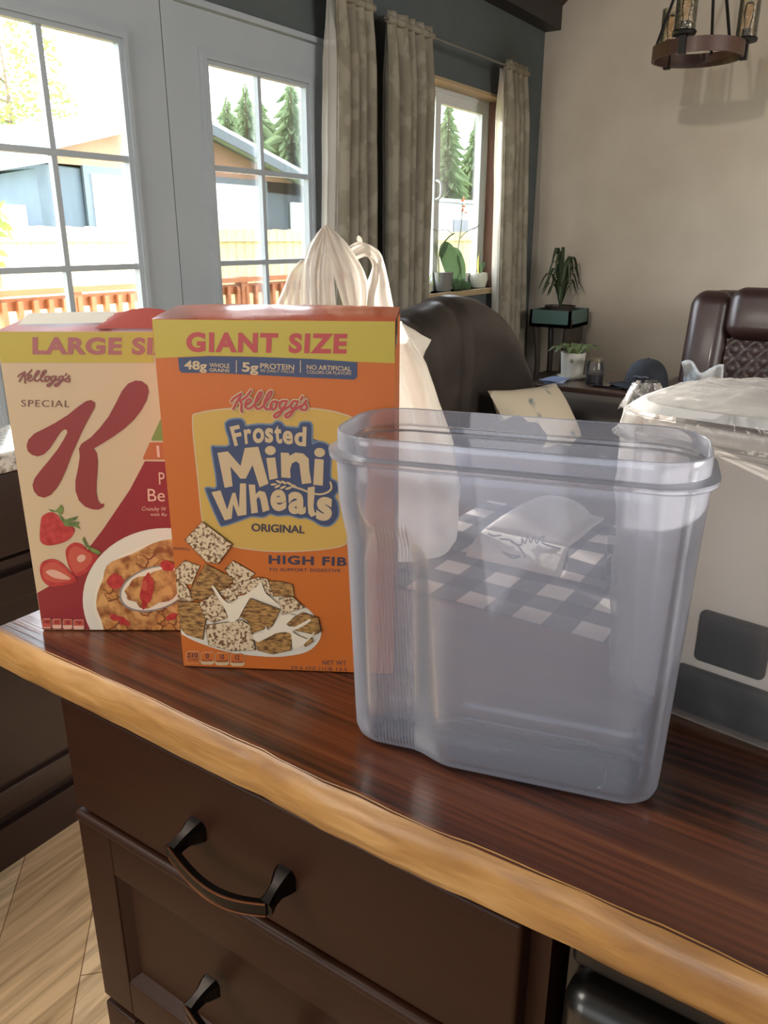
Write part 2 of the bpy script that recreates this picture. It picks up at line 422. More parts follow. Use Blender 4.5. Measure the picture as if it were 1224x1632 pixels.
g = MB(); g.box((OX0+0.05, 2.348, OZ0+0.05), (3.97, 2.352, OZ1-0.05)); g.box((3.98, 2.318, OZ0+0.07), (OX1-0.07, 2.322, OZ1-0.07)); g.build('pane', m_glass, win, smooth=False)
h = MB(); h.tube(smooth_path([(3.945, 2.303, 1.60), (3.945, 2.27, 1.585), (3.945, 2.27, 1.52), (3.945, 2.303, 1.505)], 4), 0.008, 8); h.build('window_latch', m_vinyl, win)

# ------------------------------------------------------------------ outside
m_grass = mat('lawn_grass', '#6f9a3e', 0.9, c2='#a6ad5e', scale=3, bump=0.3, bscale=40)
struct(MB().box((-30, 2.4, -0.62), (110, 90, -0.5)).build('ground', m_grass, smooth=False, loc=(0, 0, 0)))
m_deck = wood('deck_boards', '#8d6239', '#b58552', 'X', fine=9, rough=0.7, coat=0)
struct(MB().box((-3, 2.37, -0.12), (9.0, 5.9, -0.03)).build('deck_ground', m_deck, smooth=False))
m_cedar = wood('cedar_rail', '#8a5330', '#b0713f', 'X', fine=20, rough=0.7, coat=0)
m_fence = wood('fence_boards', '#bfa27a', '#dcc59c', 'Z', fine=5, rough=0.8, coat=0)
rl = thing('deck_railing', 'reddish cedar deck railing with square balusters beyond the french doors', 'railing', (4.2, 5.6, -0.03))
MB().box((-2, 5.55, 0.90), (9, 5.69, 0.945)).build('top_rail', m_cedar, rl, smooth=False)
MB().box((-2, 5.60, 0.79), (9, 5.64, 0.88)).build('upper_rail', m_cedar, rl, smooth=False)
MB().box((-2, 5.60, 0.05), (9, 5.64, 0.13)).build('lower_rail', m_cedar, rl, smooth=False)
b0 = MB().box((2.6-0.02, 5.56, 0.04), (2.6+0.02, 5.60, 0.86)).build('baluster', m_cedar, rl, smooth=False)
for k in range(1, 34):
    bb = b0.copy(); COL.objects.link(bb); bb.location.x += 0.128*k
pst = MB().box((-2+4.05, 5.57, -0.03), (-2+4.14, 5.66, 0.95)).build('post', m_cedar, rl, smooth=False)
for k in (1, 2, 3):
    bb = pst.copy(); COL.objects.link(bb); bb.location.x += 1.9*k
fc = thing('board_fence', 'tall yellowish board fence closing the yard', 'fence', (16, 14, -0.5))
fb = MB(); 
for k in range(330):
    x = 2+k*0.15; fb.box((x, 14+0.012*(k % 2), -0.45), (x+0.146, 14.02+0.012*(k % 2), 1.50+0.012*math.sin(k*1.7)))
fb.build('fence_boards', m_fence, fc, smooth=False)
for z in (1.22, 0.1): MB().box((2, 13.93, z), (51.5, 14.0, z+0.10)).build('fence_rail', m_fence, fc, smooth=False)
# gabled garage beyond the fence
m_siding = wood('blue_grey_siding', '#39454d', '#4a5760', 'Z', fine=7, rough=0.7, coat=0)
m_rust = wood('rust_boards', '#82604a', '#9c765c', 'Z', fine=6, rough=0.7, coat=0)
m_roof = mat('roof_metal', '#b9c3c9', 0.4); m_gdoor = mat('garage_door_paint', '#e9ecec', 0.5); m_fascia = mat('slate_fascia', '#4c565c', 0.6)
gr = thing('garage', 'dark gabled garage with wide white door beyond the fence', 'building', (17, 20, -0.5))
pk = Vector((16.2, 18, 4.40)); 
gx0, gx1 = 11.6, 23.2; ez = lambda x: 4.40-abs(x-16.2)*0.262
s = MB(); s.prism([(gx0, 18, -0.5), (gx1, 18, -0.5), (gx1, 18, 2.98), (gx0, 18, 2.98)], (0, 8, 0)); s.build('siding', m_siding, gr, smooth=False)
s = MB(); s.prism([(gx0, 17.95, 2.98), (gx1, 17.95, 2.98), (gx1, 17.95, ez(gx1)), pk-Vector((0, 0.05, 0)), (gx0, 17.95, ez(gx0))], (0, 8, 0)); s.build('gable', m_rust, gr, smooth=False)
s = MB()
for sg, xe in ((-1, gx0-0.9), (1, gx1+1.4)):
    s.prism([(16.2, 17.2, 4.62), (xe, 17.2, ez(xe)+0.22), (xe, 17.2, ez(xe)+0.06), (16.2, 17.2, 4.46)], (0, 9.4, 0))
s.build('roof', m_roof, gr, smooth=False)
s = MB()
for sg, xe in ((-1, gx0-0.9), (1, gx1+1.4)):
    s.prism([(16.2, 17.15, 4.50), (xe, 17.15, ez(xe)+0.10), (xe, 17.15, ez(xe)-0.14), (16.2, 17.15, 4.24)], (0, 0.06, 0))
s.build('fascia', m_fascia, gr, smooth=False)
MB().box((13.4, 17.86, -0.5), (20.15, 17.94, 2.98)).build('door_surround', m_fascia, gr, smooth=False)
MB().box((13.62, 17.80, -0.5), (19.95, 17.87, 2.80)).build('garage_door', m_gdoor, gr, smooth=False)
MB().box((21.3, 17.86, 0.9), (22.6, 17.94, 2.40)).build('side_window', m_gdoor, gr, smooth=False)
# lean-to shed on the left
sh = thing('shed', 'dark low shed with a bright window left of the garage', 'building', (8, 15.5, -0.5))
MB().prism([(5.2, 15.2, -0.5), (10.3, 15.2, -0.5), (10.3, 15.2, 2.6), (5.2, 15.2, 1.6)], (0, 2.2, 0)).build('siding', m_siding, sh, smooth=False)
MB().prism([(5.0, 14.9, 1.62), (10.5, 14.9, 2.72), (10.5, 14.9, 2.88), (5.0, 14.9, 1.78)], (0, 2.1, 0)).build('roof', m_roof, sh, smooth=False)
MB().box((8.8, 15.1, 0.6), (9.9, 15.2, 1.90)).build('window', m_gdoor, sh, smooth=False)
# pale camper beyond the window
m_camp = mat('camper_white', '#e3e8ea', 0.4)
cp = thing('camper', 'white camper trailer with a grey window parked beyond the fence', 'vehicle', (29, 17.2, -0.5))
MB().rbox((29.5, 17.3, 1.15), (4.0, 1.2, 1.5), 0.25, 3).build('body', m_camp, cp)
MB().box((25.4, 16.0, 2.62), (33.6, 18.6, 2.74)).build('roof_edge', m_roof, cp, smooth=False)
MB().box((29.0, 16.05, 1.45), (30.2, 16.12, 2.0)).build('window', mat('camper_window', '#5b666c', 0.2), cp, smooth=False)
for x in (27.5, 31.5): MB().lathe([(0.0, 0), (0.34, 0.0), (0.36, 0.06), (0.36, 0.2), (0.0, 0.22)], (x, 16.1, -0.15), axis=(0, 1, 0), n=20).build('wheel', mat('tyre_black', '#222222', 0.8), cp)
# trees
m_fir = mat('fir_needles', '#647c58', 0.9, c2='#8d9e74', scale=1.5, transl=0.35)
m_leafg = mat('spring_leaves', '#5f7238', 0.9, c2='#86914a', scale=2, transl=0.45)
m_bark = mat('tree_bark', '#5a4a3c', 0.9, c2='#75654f', scale=8)
def conifer(x, y, h, rad, label, seed):
    rnd = random.Random(seed)
    t = thing('fir_tree', label, 'tree', (x, y, -0.5), 'conifers beyond the yard')
    MB().tube([(x, y, -0.5), (x, y, h*0.5), (x, y, h-0.3)], [0.22, 0.14, 0.03], 8).build('trunk', m_bark, t)
    g = MB()
    nl = int(h*5.5)
    for i in range(nl):
        q = i/(nl-1); z = 0.6+(h-0.6)*q; R = rad*(1-q)**0.85*(0.75+0.5*rnd.random())+0.06
        nb = max(6, int(12*(1-q)+6))
        for k in range(nb):
            a = 2*PI*k/nb+rnd.random()*0.8; L = R*(0.55+0.75*rnd.random())
            d = Vector((math.cos(a), math.sin(a), 0)); sd = Vector((-d.y, d.x, 0))*L*0.15
            p0 = Vector((x, y, z)); p1 = p0+d*L*0.55+Vector((0, 0, -0.02)); p2 = p0+d*L+Vector((0, 0, -0.28*L))
            g.add([p0, p1+sd, p2, p1-sd], [(0, 1, 2, 3)])
            g.add([p0+Vector((0, 0, 0.1)), p1+Vector((0, 0, 0.16)), p2+Vector((0, 0, 0.02)), p1-Vector((0, 0, 0.16))], [(0, 1, 2, 3)])
    g.build('crown', m_fir, t, smooth=False, recalc=False)
conifer(32.5, 30, 8.4, 3.0, 'tall fir tree left of the upright bar in the right door glass', 1)
conifer(41.5, 34.6, 10.4, 4.0, 'tallest fir tree by the right edge of the right door glass', 3)
conifer(45.2, 40.5, 10.2, 5.0, 'farther fir tree between the two tall ones in the right door glass', 9)
conifer(53.0, 30, 10.4, 2.6, 'nearest fir tree in the middle of the small window', 4)
conifer(68.6, 36, 11.6, 3.2, 'fir tree at the right side of the small window', 5)
conifer(72.6, 42, 11.2, 3.6, 'farthest fir tree at the left side of the small window', 6)
def leafy(x, y, h, rad, label, seed, n):
    rnd = random.Random(seed); t = thing('birch_tree', label, 'tree', (x, y, -0.5))
    tr = MB(); tr.tube([(x, y, -0.5), (x+0.1, y, h*0.5), (x, y, h*0.85)], [0.16, 0.1, 0.03], 8)
    for k in range(7):
        a = rnd.random()*6.28; z = h*(0.35+0.07*k)
        tr.tube([(x, y, z), (x+math.cos(a)*rad*0.5, y+math.sin(a)*rad*0.5, z+0.4), (x+math.cos(a)*rad*0.9, y+math.sin(a)*rad*0.9, z+0.7)], [0.05, 0.03, 0.01], 6)
    tr.build('trunk', m_bark, t)
    g = MB()
    for k in range(n):
        while True:
            q = Vector((rnd.uniform(-1, 1), rnd.uniform(-1, 1), rnd.uniform(-1, 1)))
            if q.length < 1 and noise.noise(q*2.2+Vector((seed, 0, 0))) > -0.05: break
        p = Vector((x+q.x*rad, y+q.y*rad, h*0.66+q.z*h*0.36)); a = Vector((rnd.uniform(-1, 1), rnd.uniform(-1, 1), rnd.uniform(-1, 1))).normalized()*0.13
        b = a.orthogonal().normalized()*0.09
        g.add([p-a, p+b, p+a, p-b], [(0, 1, 2, 3)])
    g.build('crown', m_leafg, t, smooth=False, recalc=False)
conifer(29.6, 28.5, 7.3, 2.8, 'lower fir tree at the left edge of the right door glass', 21)
leafy(20.5, 31.5, 10.0, 2.6, 'thin leafy tree in the left panes of the left door', 11, 2400)
leafy(7.7, 13.0, 2.6, 0.5, 'small leafy tree in front of the shed at the left edge', 12, 70)
leafy(27.2, 34.5, 5.5, 1.7, 'low leafy tree behind the left slope of the garage roof', 13, 900)

# ------------------------------------------------------------------ kitchen: counter slab, cabinets
CT = 0.93
m_walnut = wood('walnut_top', '#29150b', '#734525', 'Y', fine=210, long=4.0, rough=0.30, coat=0.35, mid='#5c2f18', lo=0.38, hi=0.66, bump=0.2)
m_sap = wood('golden_sapwood', '#83592f', '#c0935a', 'Y', fine=85, long=13, rough=0.45, coat=0.15, mid='#a5773f', lo=0.34, hi=0.64, bump=0.7)
sl = thing('counter_slab', 'dark walnut live-edge counter slab with golden sapwood front edge', 'countertop', (0.84, 0.0, 0.885))
YL, YR, XF, XB = 0.735, -1.1, 0.377, 1.305
ys = [YR+(YL-YR)*k/120 for k in range(121)]
def edge_x(y): return XF+0.006*noise.noise(Vector((y*5.0, 1.3, 0)))+0.002*noise.noise(Vector((y*31, 0, 2)))
def back_x(y): return XB+0.02*noise.noise(Vector((y*3.0, 8, 0)))
g = [[Vector((lerp(edge_x(y)+0.004, back_x(y), t), y, CT)) for t in (0, .02, .1, .3, .5, .7, .9, 1)] for y in ys]
top = MB(); top.sheet(g)
top.sheet([[Vector((edge_x(y)+0.02, y, 0.885)), Vector((back_x(y)-0.02, y, 0.885))] for y in ys])
top.sheet([[Vector((back_x(y), y, CT)), Vector((back_x(y)+0.008, y, CT-0.02)), Vector((back_x(y)-0.02, y, 0.885))] for y in ys])
for ye in (YL, YR): top.add([(edge_x(ye)+0.004, ye, CT), (back_x(ye), ye, CT), (back_x(ye)-0.02, ye, 0.885), (edge_x(ye)+0.02, ye, 0.885)], [(0, 1, 2, 3)])
top.build('slab_top', m_walnut, sl, angle=30)
e = MB(); rows = []
for y in ys:
    x = edge_x(y); b = 0.0035*noise.noise(Vector((y*9, 4, 1))); dz = 0.003*noise.noise(Vector((y*7, 9, 3)))
    rows.append([Vector((x+0.005+abs(b), y, CT+0.0004)), Vector((x+0.001, y, CT-0.0022)), Vector((x-0.0035+b, y, CT-0.012)), Vector((x-0.004+b, y, CT-0.024)), Vector((x-0.001+b, y, CT-0.036)), Vector((x+0.002, y, 0.887+dz)), Vector((x+0.022, y, 0.8845))])
e.sheet(rows); e.build('live_edge', m_sap, sl, angle=60)['label'] = 'golden rounded sapwood edge'

m_cab = wood('espresso_wood', '#230e05', '#321708', 'Y', fine=30, long=3, rough=0.48, coat=0.03, spec=0.22, lo=0.2, hi=0.8, bump=0.02)
m_pull = mat('black_bronze', '#191513', 0.32, metal=0.85)
m_pullw = mat('worn_copper_edge', '#8a5d43', 0.3, metal=0.9)
FX = 0.395
cb = thing('drawer_cabinet', 'dark espresso drawer cabinet under the live-edge counter', 'cabinet', (0.7, 0.4, 0))
b = MB(); b.box((FX+0.02, 0.135, 0.09), (1.0, 0.655, 0.88)); b.box((FX+0.07, 0.135, 0), (1.0, 0.64, 0.09))
b.build('body', m_cab, cb, smooth=False)
def front(b, y0, y1, z0, z1, x=FX, th=0.02, r=0.004):
    b.rbox((x+th/2, (y0+y1)/2, (z0+z1)/2), (th/2, (y1-y0)/2, (z1-z0)/2), r, 3)
dr = MB(); front(dr, 0.15, 0.661, 0.735, 0.868); dr = dr.build('drawer', m_cab, cb)
def pull_mesh(parent, yl, yr, z, label=None):
    mb = MB()
    for y, s in ((yl, 1), (yr, -1)):
        rings = []
        for (q, hw, hh, dz) in ((0, .011, .0125, 0.0), (.006, .0095, .011, 0.0), (.014, .0062, .0075, -.001), (.022, .0058, .0065, -.003), (.030, .0075, .0062, -.005)):
            cx, cy, cz = FX-q, y+s*(-0.001+0.10*q), z+dz
            rings.append([Vector((cx, cy+a*hw, cz+c_*hh)) for a, c_ in ((-1, -.6), (-.6, -1), (.6, -1), (1, -.6), (1, .6), (.6, 1), (-.6, 1), (-1, .6))])
        mb.loft(rings, 0)
    for (ox, oz, hx, hz, mi) in ((0.0, 0.0, 0.0032, 0.0062, 0), (-0.0034, 0.0062, 0.0007, 0.0007, 1), (-0.0034, -0.0062, 0.0006, 0.0006, 1)):
        rings = []; n = 18
        for k in range(n+1):
            t = k/n; y = lerp(yl+0.004, yr-0.004, t); bow = math.sin(PI*t)
            cx = FX-0.028-0.007*bow+ox; cz = z-0.005-0.011*bow+oz
            rings.append([Vector((cx+a*hx, y, cz+c_*hz)) for a, c_ in ((-1, -1), (1, -1), (1, 1), (-1, 1))])
        mb.loft(rings, mi)
    return mb.build('handle', [m_pull, m_pullw], parent, angle=25)
pull_mesh(dr, 0.47, 0.362, 0.795)
def panel_front(y0, y1, z0, z1):
    p = MB(); fr = 0.052
    front(p, y0+fr, y1-fr, z0, z0+fr, r=.002); front(p, y0+fr, y1-fr, z1-fr, z1, r=.002); front(p, y0, y0+fr, z0, z1, r=.002); front(p, y1-fr, y1, z0, z1, r=.002)
    p.box((FX+0.011, y0+0.04, z0+0.04), (FX+0.019, y1-0.04, z1-0.04))
    o = p.build('drawer', m_cab, cb)
    q = MB()     # sloping inner moulding
    a = [(FX+0.002, y0+fr, z0+fr), (FX+0.002, y1-fr, z0+fr), (FX+0.002, y1-fr, z1-fr), (FX+0.002, y0+fr, z1-fr)]
    i = [(FX+0.012, y0+fr+.012, z0+fr+.012), (FX+0.012, y1-fr-.012, z0+fr+.012), (FX+0.012, y1-fr-.012, z1-fr-.012), (FX+0.012, y0+fr+.012, z1-fr-.012)]
    q.loft([[Vector(v) for v in a], [Vector(v) for v in i]], cap=False); q.build('inner_moulding', m_cab, o, smooth=False)
    return o
dr2 = panel_front(0.15, 0.661, 0.462, 0.718)
pull_mesh(dr2, 0.47, 0.362, 0.602)
dr3 = panel_front(0.15, 0.661, 0.115, 0.45)
pull_mesh(dr3, 0.47, 0.362, 0.36)
rb = MB(); rb.rbox((FX+0.004, 0.4055, 0.7245), (0.0085, 0.2555, 0.0062), 0.0055, 4); rb.build('ledge_moulding', m_cab, cb)

m_appl = mat('black_glossy_enamel', '#0f0d0b', 0.35, coat=0.3); m_apst = mat('smoky_steel', '#2c2621', 0.4, metal=0.5)
ap = thing('dishwasher', 'black built-in dishwasher with rounded panel right of the drawer cabinet', 'appliance', (0.7, -0.17, 0))
MB().box((FX+0.03, -0.475, 0.09), (0.98, 0.125, 0.872)).build('body', m_appl, ap, smooth=False)
MB().rbox((FX+0.018, -0.175, 0.47), (0.022, 0.295, 0.365), 0.018, 5).build('door', m_appl, ap)
MB().rbox((FX+0.030, -0.175, 0.856), (0.014, 0.295, 0.016), 0.006, 3).build('control_strip', m_apst, ap)
tt = MB().rbox((FX-0.004, -0.175, 0.805), (0.006, 0.25, 0.006), 0.005, 3).build('handle', m_apst, ap)

# panelled cabinet with granite top in front of the left door
m_choc = wood('chocolate_wood', '#2d1e18', '#3a2822', 'X', fine=30, long=3, rough=0.42, coat=0.1, spec=.3, lo=0.2, hi=0.8, bump=0.02)
m_gran = mat('speckled_granite', '#d8d2c8', 0.15, c2='#6a5e52', scale=90, detail=6, lo=0.42, hi=0.72, coat=0.6)
lc = thing('base_cabinet', 'chocolate brown panelled base cabinet in front of the left door', 'cabinet', (0.3, 1.5, 0))
MB().box((-0.8, 1.47, 0.1), (1.06, 1.60, 0.885)).build('body', m_choc, lc, smooth=False)
MB().box((-0.8, 1.50, 0.0), (1.04, 1.58, 0.1)).build('toe_kick', m_choc, lc, smooth=False)
def lpanel(x0, x1):
    p = MB(); fr = 0.06
    for (a0, a1, b0, b1) in ((x0, x1, 0.13, 0.13+fr), (x0, x1, 0.66-fr, 0.66), (x0, x0+fr, 0.13, 0.66), (x1-fr, x1, 0.13, 0.66)):
        p.rbox(((a0+a1)/2, 1.46, (b0+b1)/2), ((a1-a0)/2, 0.011, (b1-b0)/2), 0.004, 3)
    p.box((x0+0.05, 1.461, 0.18), (x1-0.05, 1.469, 0.61))
    p.build('door', m_choc, lc)
    d = MB(); d.rbox(((x0+x1)/2, 1.46, 0.785), ((x1-x0)/2, 0.011, 0.085), 0.004, 3); d.build('drawer', m_choc, lc)
for k in range(3): lpanel(-0.78+0.61*k, -0.78+0.61*k+0.595)
MB().box((-0.8, 1.452, 0.675), (1.06, 1.47, 0.693)).build('rail_moulding', m_choc, lc, smooth=False)
MB().box((-0.8, 1.452, 0.0), (1.04, 1.5, 0.10)).build('base_moulding', m_choc, lc, smooth=False)
gt = MB().rbox((0.13, 1.485, 0.9105), (0.955, 0.108, 0.0195), 0.006, 3).build('granite_worktop', m_gran)
tag(gt, 'speckled granite ledge on the brown base cabinet by the left door', 'countertop')

# ------------------------------------------------------------------ printed cartons
def clip_rect(poly, x0, x1, y0, y1):
    def cl(P, ins, inter):
        out = []
        for i in range(len(P)):
            a, b = P[i-1], P[i]
            if ins(b):
                if not ins(a): out.append(inter(a, b))
                out.append(b)
            elif ins(a): out.append(inter(a, b))
        return out
    def ix(v): return lambda a, b: (v, a[1]+(b[1]-a[1])*(v-a[0])/(b[0]-a[0]))
    def iy(v): return lambda a, b: (a[0]+(b[0]-a[0])*(v-a[1])/(b[1]-a[1]), v)
    for ins, it in ((lambda p: p[0] >= x0, ix(x0)), (lambda p: p[0] <= x1, ix(x1)), (lambda p: p[1] >= y0, iy(y0)), (lambda p: p[1] <= y1, iy(y1))):
        if not poly: return poly
        poly = cl(poly, ins, it)
    return poly
class Face:
    """flat printed panel: artwork is laid out in the panel's own 2-D coordinates"""
    def __init__(s, O, A, B, w, h):
        s.O = O; s.A = A.normalized(); s.B = B.normalized(); s.w = w; s.h = h
        s.N = s.A.cross(s.B).normalized()
        if s.N.dot(CAM-O) < 0: s.N = -s.N
        s.scale = (1, 0, 0)
    def loc(s, x, y):
        d = ray(x, y); t = (s.O-CAM).dot(s.N)/d.dot(s.N); p = CAM+d*t-s.O
        return (p.dot(s.A), p.dot(s.B))
    def p3(s, q, layer): return s.O+s.A*q[0]+s.B*q[1]+s.N*(0.00022*layer)
    def st(s, pts, zoom=None):
        if zoom: z, ox, oy = zoom; pts = [(ox+x/z, oy+y/z) for x, y in pts]
        return [s.loc(*p) for p in pts]
    def fill(s, mb, st, mi, layer):
        st = clip_rect(st, 0.0004, s.w-0.0004, 0.0004, s.h-0.0004)
        if len(st) < 3: return
        k = len(mb.v); mb.v += [s.p3(q, layer) for q in st]
        area = sum(st[i-1][0]*st[i][1]-st[i][0]*st[i-1][1] for i in range(len(st)))
        ids = list(range(k, k+len(st)))
        flip = (s.A.cross(s.B).dot(s.N) > 0) != (area > 0)
        mb.f.append(tuple(reversed(ids)) if flip else tuple(ids)); mb.m.append(mi)
    def poly(s, mb, pts, mi, layer, zoom=None, smooth=0, grow=0.0):
        st = s.st(pts, zoom)
        if smooth: st = [(p.x, p.y) for p in smooth_path([(a, b, 0) for a, b in st], smooth, True)]
        if grow: st = offset(st, grow)
        s.fill(mb, st, mi, layer)
    def ellipse(s, mb, c, rx, ry, mi, layer, zoom=None, n=40, rot=0.0, wob=0.0, seed=0):
        pts = []
        for k in range(n):
            a = 2*PI*k/n; w = 1+wob*noise.noise(Vector((math.cos(a)*2.5, math.sin(a)*2.5, seed*3.7)))
            x, y = rx*math.cos(a)*w, ry*math.sin(a)*w
            pts.append((c[0]+x*math.cos(rot)-y*math.sin(rot), c[1]+x*math.sin(rot)+y*math.cos(rot)))
        s.poly(mb, pts, mi, layer, zoom)
    def stroke(s, mb, pts, wpx, mi, layer, zoom=None, taper=False, n=5):
        z = zoom[0] if zoom else 1.0
        path = smooth_path([(a, b, 0) for a, b in s.st(pts, zoom)], n)
        a = s.st([pts[0], (pts[0][0]+wpx, pts[0][1])], zoom); w = math.hypot(a[1][0]-a[0][0], a[1][1]-a[0][1])/2
        L, R_ = [], []
        m = len(path)
        for i, p in enumerate(path):
            t = path[min(i+1, m-1)]-path[max(i-1, 0)]; t = t.normalized() if t.length > 1e-9 else Vector((1, 0, 0))
            q = w*(1-0.75*i/(m-1)) if taper else w
            nn = Vector((-t.y, t.x, 0))*q; L.append(p+nn); R_.append(p-nn)
        s.n = getattr(s, 'n', 0)+1; e = layer+(s.n % 12)*0.03
        for i in range(m-1):
            e += 0.012; s.fill(mb, [(v.x, v.y) for v in (L[i], L[i+1], R_[i+1], R_[i])], mi, e)
        for i in range(0, m, 1):
            q = w*(1-0.75*i/(m-1)) if taper else w
            e += 0.012; s.fill(mb, [(path[i].x+q*math.cos(k*PI/5), path[i].y+q*math.sin(k*PI/5)) for k in range(10)], mi, e)
    def text(s, mb, body, lb, rb, lt, mi, layer, bold=0.0, zoom=None, shear=0.0, space=1.0):
        cu = bpy.data.curves.new('lettering', 'FONT'); cu.body = body; cu.offset = bold; cu.resolution_u = 4; cu.shear = shear; cu.space_character = space
        ob = bpy.data.objects.new('lettering', cu); me = bpy.data.meshes.new_from_object(ob)
        xs = [v.co.x for v in me.vertices]; ys_ = [v.co.y for v in me.vertices]
        x0, x1, y1 = min(xs), max(xs), max(ys_); y0 = min(ys_) if not any(c_ in body for c_ in 'gpqy,Q') or len(body) < 2 else -bold
        q = s.st([lb, rb, lt], zoom); a = Vector((q[0][0], q[0][1])); ux = Vector(q[1])-a; uy = Vector(q[2])-a
        k = len(mb.v)
        for v in me.vertices:
            u_, v_ = (v.co.x-x0)/(x1-x0), (v.co.y-y0)/(y1-y0); pp = a+ux*u_+uy*v_
            mb.v.append(s.p3((min(max(pp.x, 0.0004), s.w-0.0004), pp.y), layer))
        for f in me.polygons:
            mb.f.append(tuple(i+k for i in f.vertices)); mb.m.append(mi)
        bpy.data.objects.remove(ob); bpy.data.curves.remove(cu); bpy.data.meshes.remove(me)
def offset(st, g):
    area = sum(st[i-1][0]*st[i][1]-st[i][0]*st[i-1][1] for i in range(len(st))); sg = 1 if area > 0 else -1
    out = []; n = len(st)
    for i in range(n):
        a = Vector(st[(i+1) % n])-Vector(st[i-1]); a.normalize()
        out.append((st[i][0]+sg*a.y*g, st[i][1]-sg*a.x*g))
    return out
SCRIPT = [  # joined cursive strokes of the maker's signature, one list per pen stroke
    [(163, 222), (176, 200), (205, 178), (250, 150)], [(250, 150), (235, 185), (210, 225), (178, 288)],
    [(338, 122), (318, 150), (285, 185), (240, 215)], [(240, 212), (252, 245), (248, 285), (256, 314)],
    [(285, 252), (318, 236), (336, 210), (316, 198), (292, 225), (286, 265), (310, 284), (345, 268), (375, 235)],
    [(375, 235), (420, 175), (432, 140), (412, 142), (385, 190), (372, 250), (392, 286), (430, 272), (460, 235)],
    [(460, 235), (505, 175), (522, 135), (500, 135), (472, 180), (452, 245), (470, 288), (500, 284), (520, 265)],
    [(548, 218), (522, 226), (508, 265), (524, 292), (552, 276), (562, 240), (548, 218), (585, 228)],
    [(640, 215), (606, 220), (588, 258), (602, 285), (632, 262), (655, 215)], [(655, 215), (628, 275), (592, 335), (556, 362), (540, 345), (572, 318), (640, 285), (690, 250)],
    [(738, 215), (704, 222), (688, 258), (702, 285), (730, 262), (752, 218)], [(752, 218), (726, 275), (690, 335), (655, 362), (638, 345), (668, 318), (736, 285), (775, 255)],
    [(792, 178), (786, 190), (776, 206)], [(775, 275), (805, 240), (826, 208), (818, 240), (832, 268), (816, 296), (778, 290)]]
m_card = mat('carton_grey', '#9a8f80', 0.7)
def carton(name, label, bl, br, tl, tr, h, depth, m_front, m_side, m_top, topkind):
    """bl, br, tl, tr: the front panel's corners in space; depth straight back"""
    w_ = (br-bl).length; A = (br-bl).normalized(); B = Vector((0, 0, 1)); back = Vector((-A.y, A.x, 0))
    if back.dot(bl-CAM) < 0: back = -back
    root = thing(name, label, 'cereal box', bl+A*w_/2+back*depth/2)
    P = lambda s, d, z: bl+A*s+back*d+B*z
    m = MB(); m.add([P(0, 0, 0), P(w_, 0, 0), P(w_, 0, h), P(0, 0, h)], [(0, 1, 2, 3)]); m.build('front_panel', m_front, root, smooth=False)
    m = MB(); m.add([P(w_, 0, 0), P(w_, depth, 0), P(w_, depth, h), P(w_, 0, h)], [(0, 1, 2, 3)])
    m.add([P(0, 0, 0), P(0, depth, 0), P(0, depth, h), P(0, 0, h)], [(0, 1, 2, 3)]); m.build('side_panel', m_side, root, smooth=False)
    m = MB(); m.add([P(0, depth, 0), P(w_, depth, 0), P(w_, depth, h), P(0, depth, h)], [(0, 1, 2, 3)]); m.add([P(0, 0, 0), P(w_, 0, 0), P(w_, depth, 0), P(0, depth, 0)], [(0, 1, 2, 3)])
    m.build('back_panel', m_side, root, smooth=False)
    return root, P, Face(bl, A, B, w_, h), w_, A, back

# ---- giant orange carton
m_or = mat('orange_print', '#c4651f', 0.42, coat=0.15); m_ors = mat('orange_side_print', '#c9682a', 0.45)
m_yel = mat('yellow_print', '#bca539', 0.42, coat=0.15); m_red = mat('red_print', '#b5433f', 0.42)
m_navy = mat('navy_print', '#3d4663', 0.42); m_nav2 = mat('slate_blue_print', '#6f8092', 0.42); m_cream = mat('cream_print', '#c9ad84', 0.42)
m_pan = mat('pale_yellow_print', '#c9a04c', 0.42); m_ink = mat('ink_print', '#3a3344', 0.45)
m_bis = mat('frosted_biscuit_print', '#6b4526', 0.45, c2='#d9c09a', scale=380, detail=4, lo=0.40, hi=0.52)
m_bis2 = mat('wheat_biscuit_print', '#5d3a1b', 0.45, c2='#b98a4c', scale=330, stretch=(0.5, 0.5, 1.6), detail=4, lo=0.35, hi=0.62)
m_milk = mat('milk_print', '#e6d6bb', 0.42); m_bowl = mat('bowl_print', '#ddd2bd', 0.42)
bl = onZ(291, 1066, CT)+Vector((.0035, .002, 0)); bl.z = CT+0.001
br = bl+Vector((math.cos(math.radians(-60.3)), math.sin(math.radians(-60.3)), 0))*0.1965
root, P, F, w_, A, BK = carton('cereal_box', 'orange giant-size wheat biscuit cereal box in front of the white bag', bl, br, None, None, 0.317, 0.069, m_or, m_ors, m_or, 0)
h = 0.317; dp = 0.069
t = MB(); g = []     # closed lid, slightly tented, tucked corners
for j in range(7):
    d = dp*j/6; row = []
    for i in range(13):
        s_ = w_*i/12; z = h+0.0065*(d/dp)**0.8*(1-0.2*abs(2*i/12-1)**4)+0.0008*noise.noise(Vector((i*.9, j*.9, 2)))
        row.append(P(s_, d, z))
    g.append(row)
t.sheet(g); t.sheet([[P(0, dp*j/6, h), g[j][0]] for j in range(7)]); t.sheet([[P(w_, dp*j/6, h), g[j][12]] for j in range(7)]); t.sheet([[P(w_*i/12, dp, h-0.002), g[6][i]] for i in range(13)])
lid = t.build('top_flap', mat('glossy_red_orange_print', '#b9552f', 0.2, coat=1.0), root)
c_ = MB(); c_.add([P(w_+0.0006, 0.0, h-0.022), P(w_+0.0006, 0.016, h-0.018), P(w_+0.0006, 0.022, h+0.004), P(w_+0.0006, 0, h)], [(0, 1, 2, 3)])
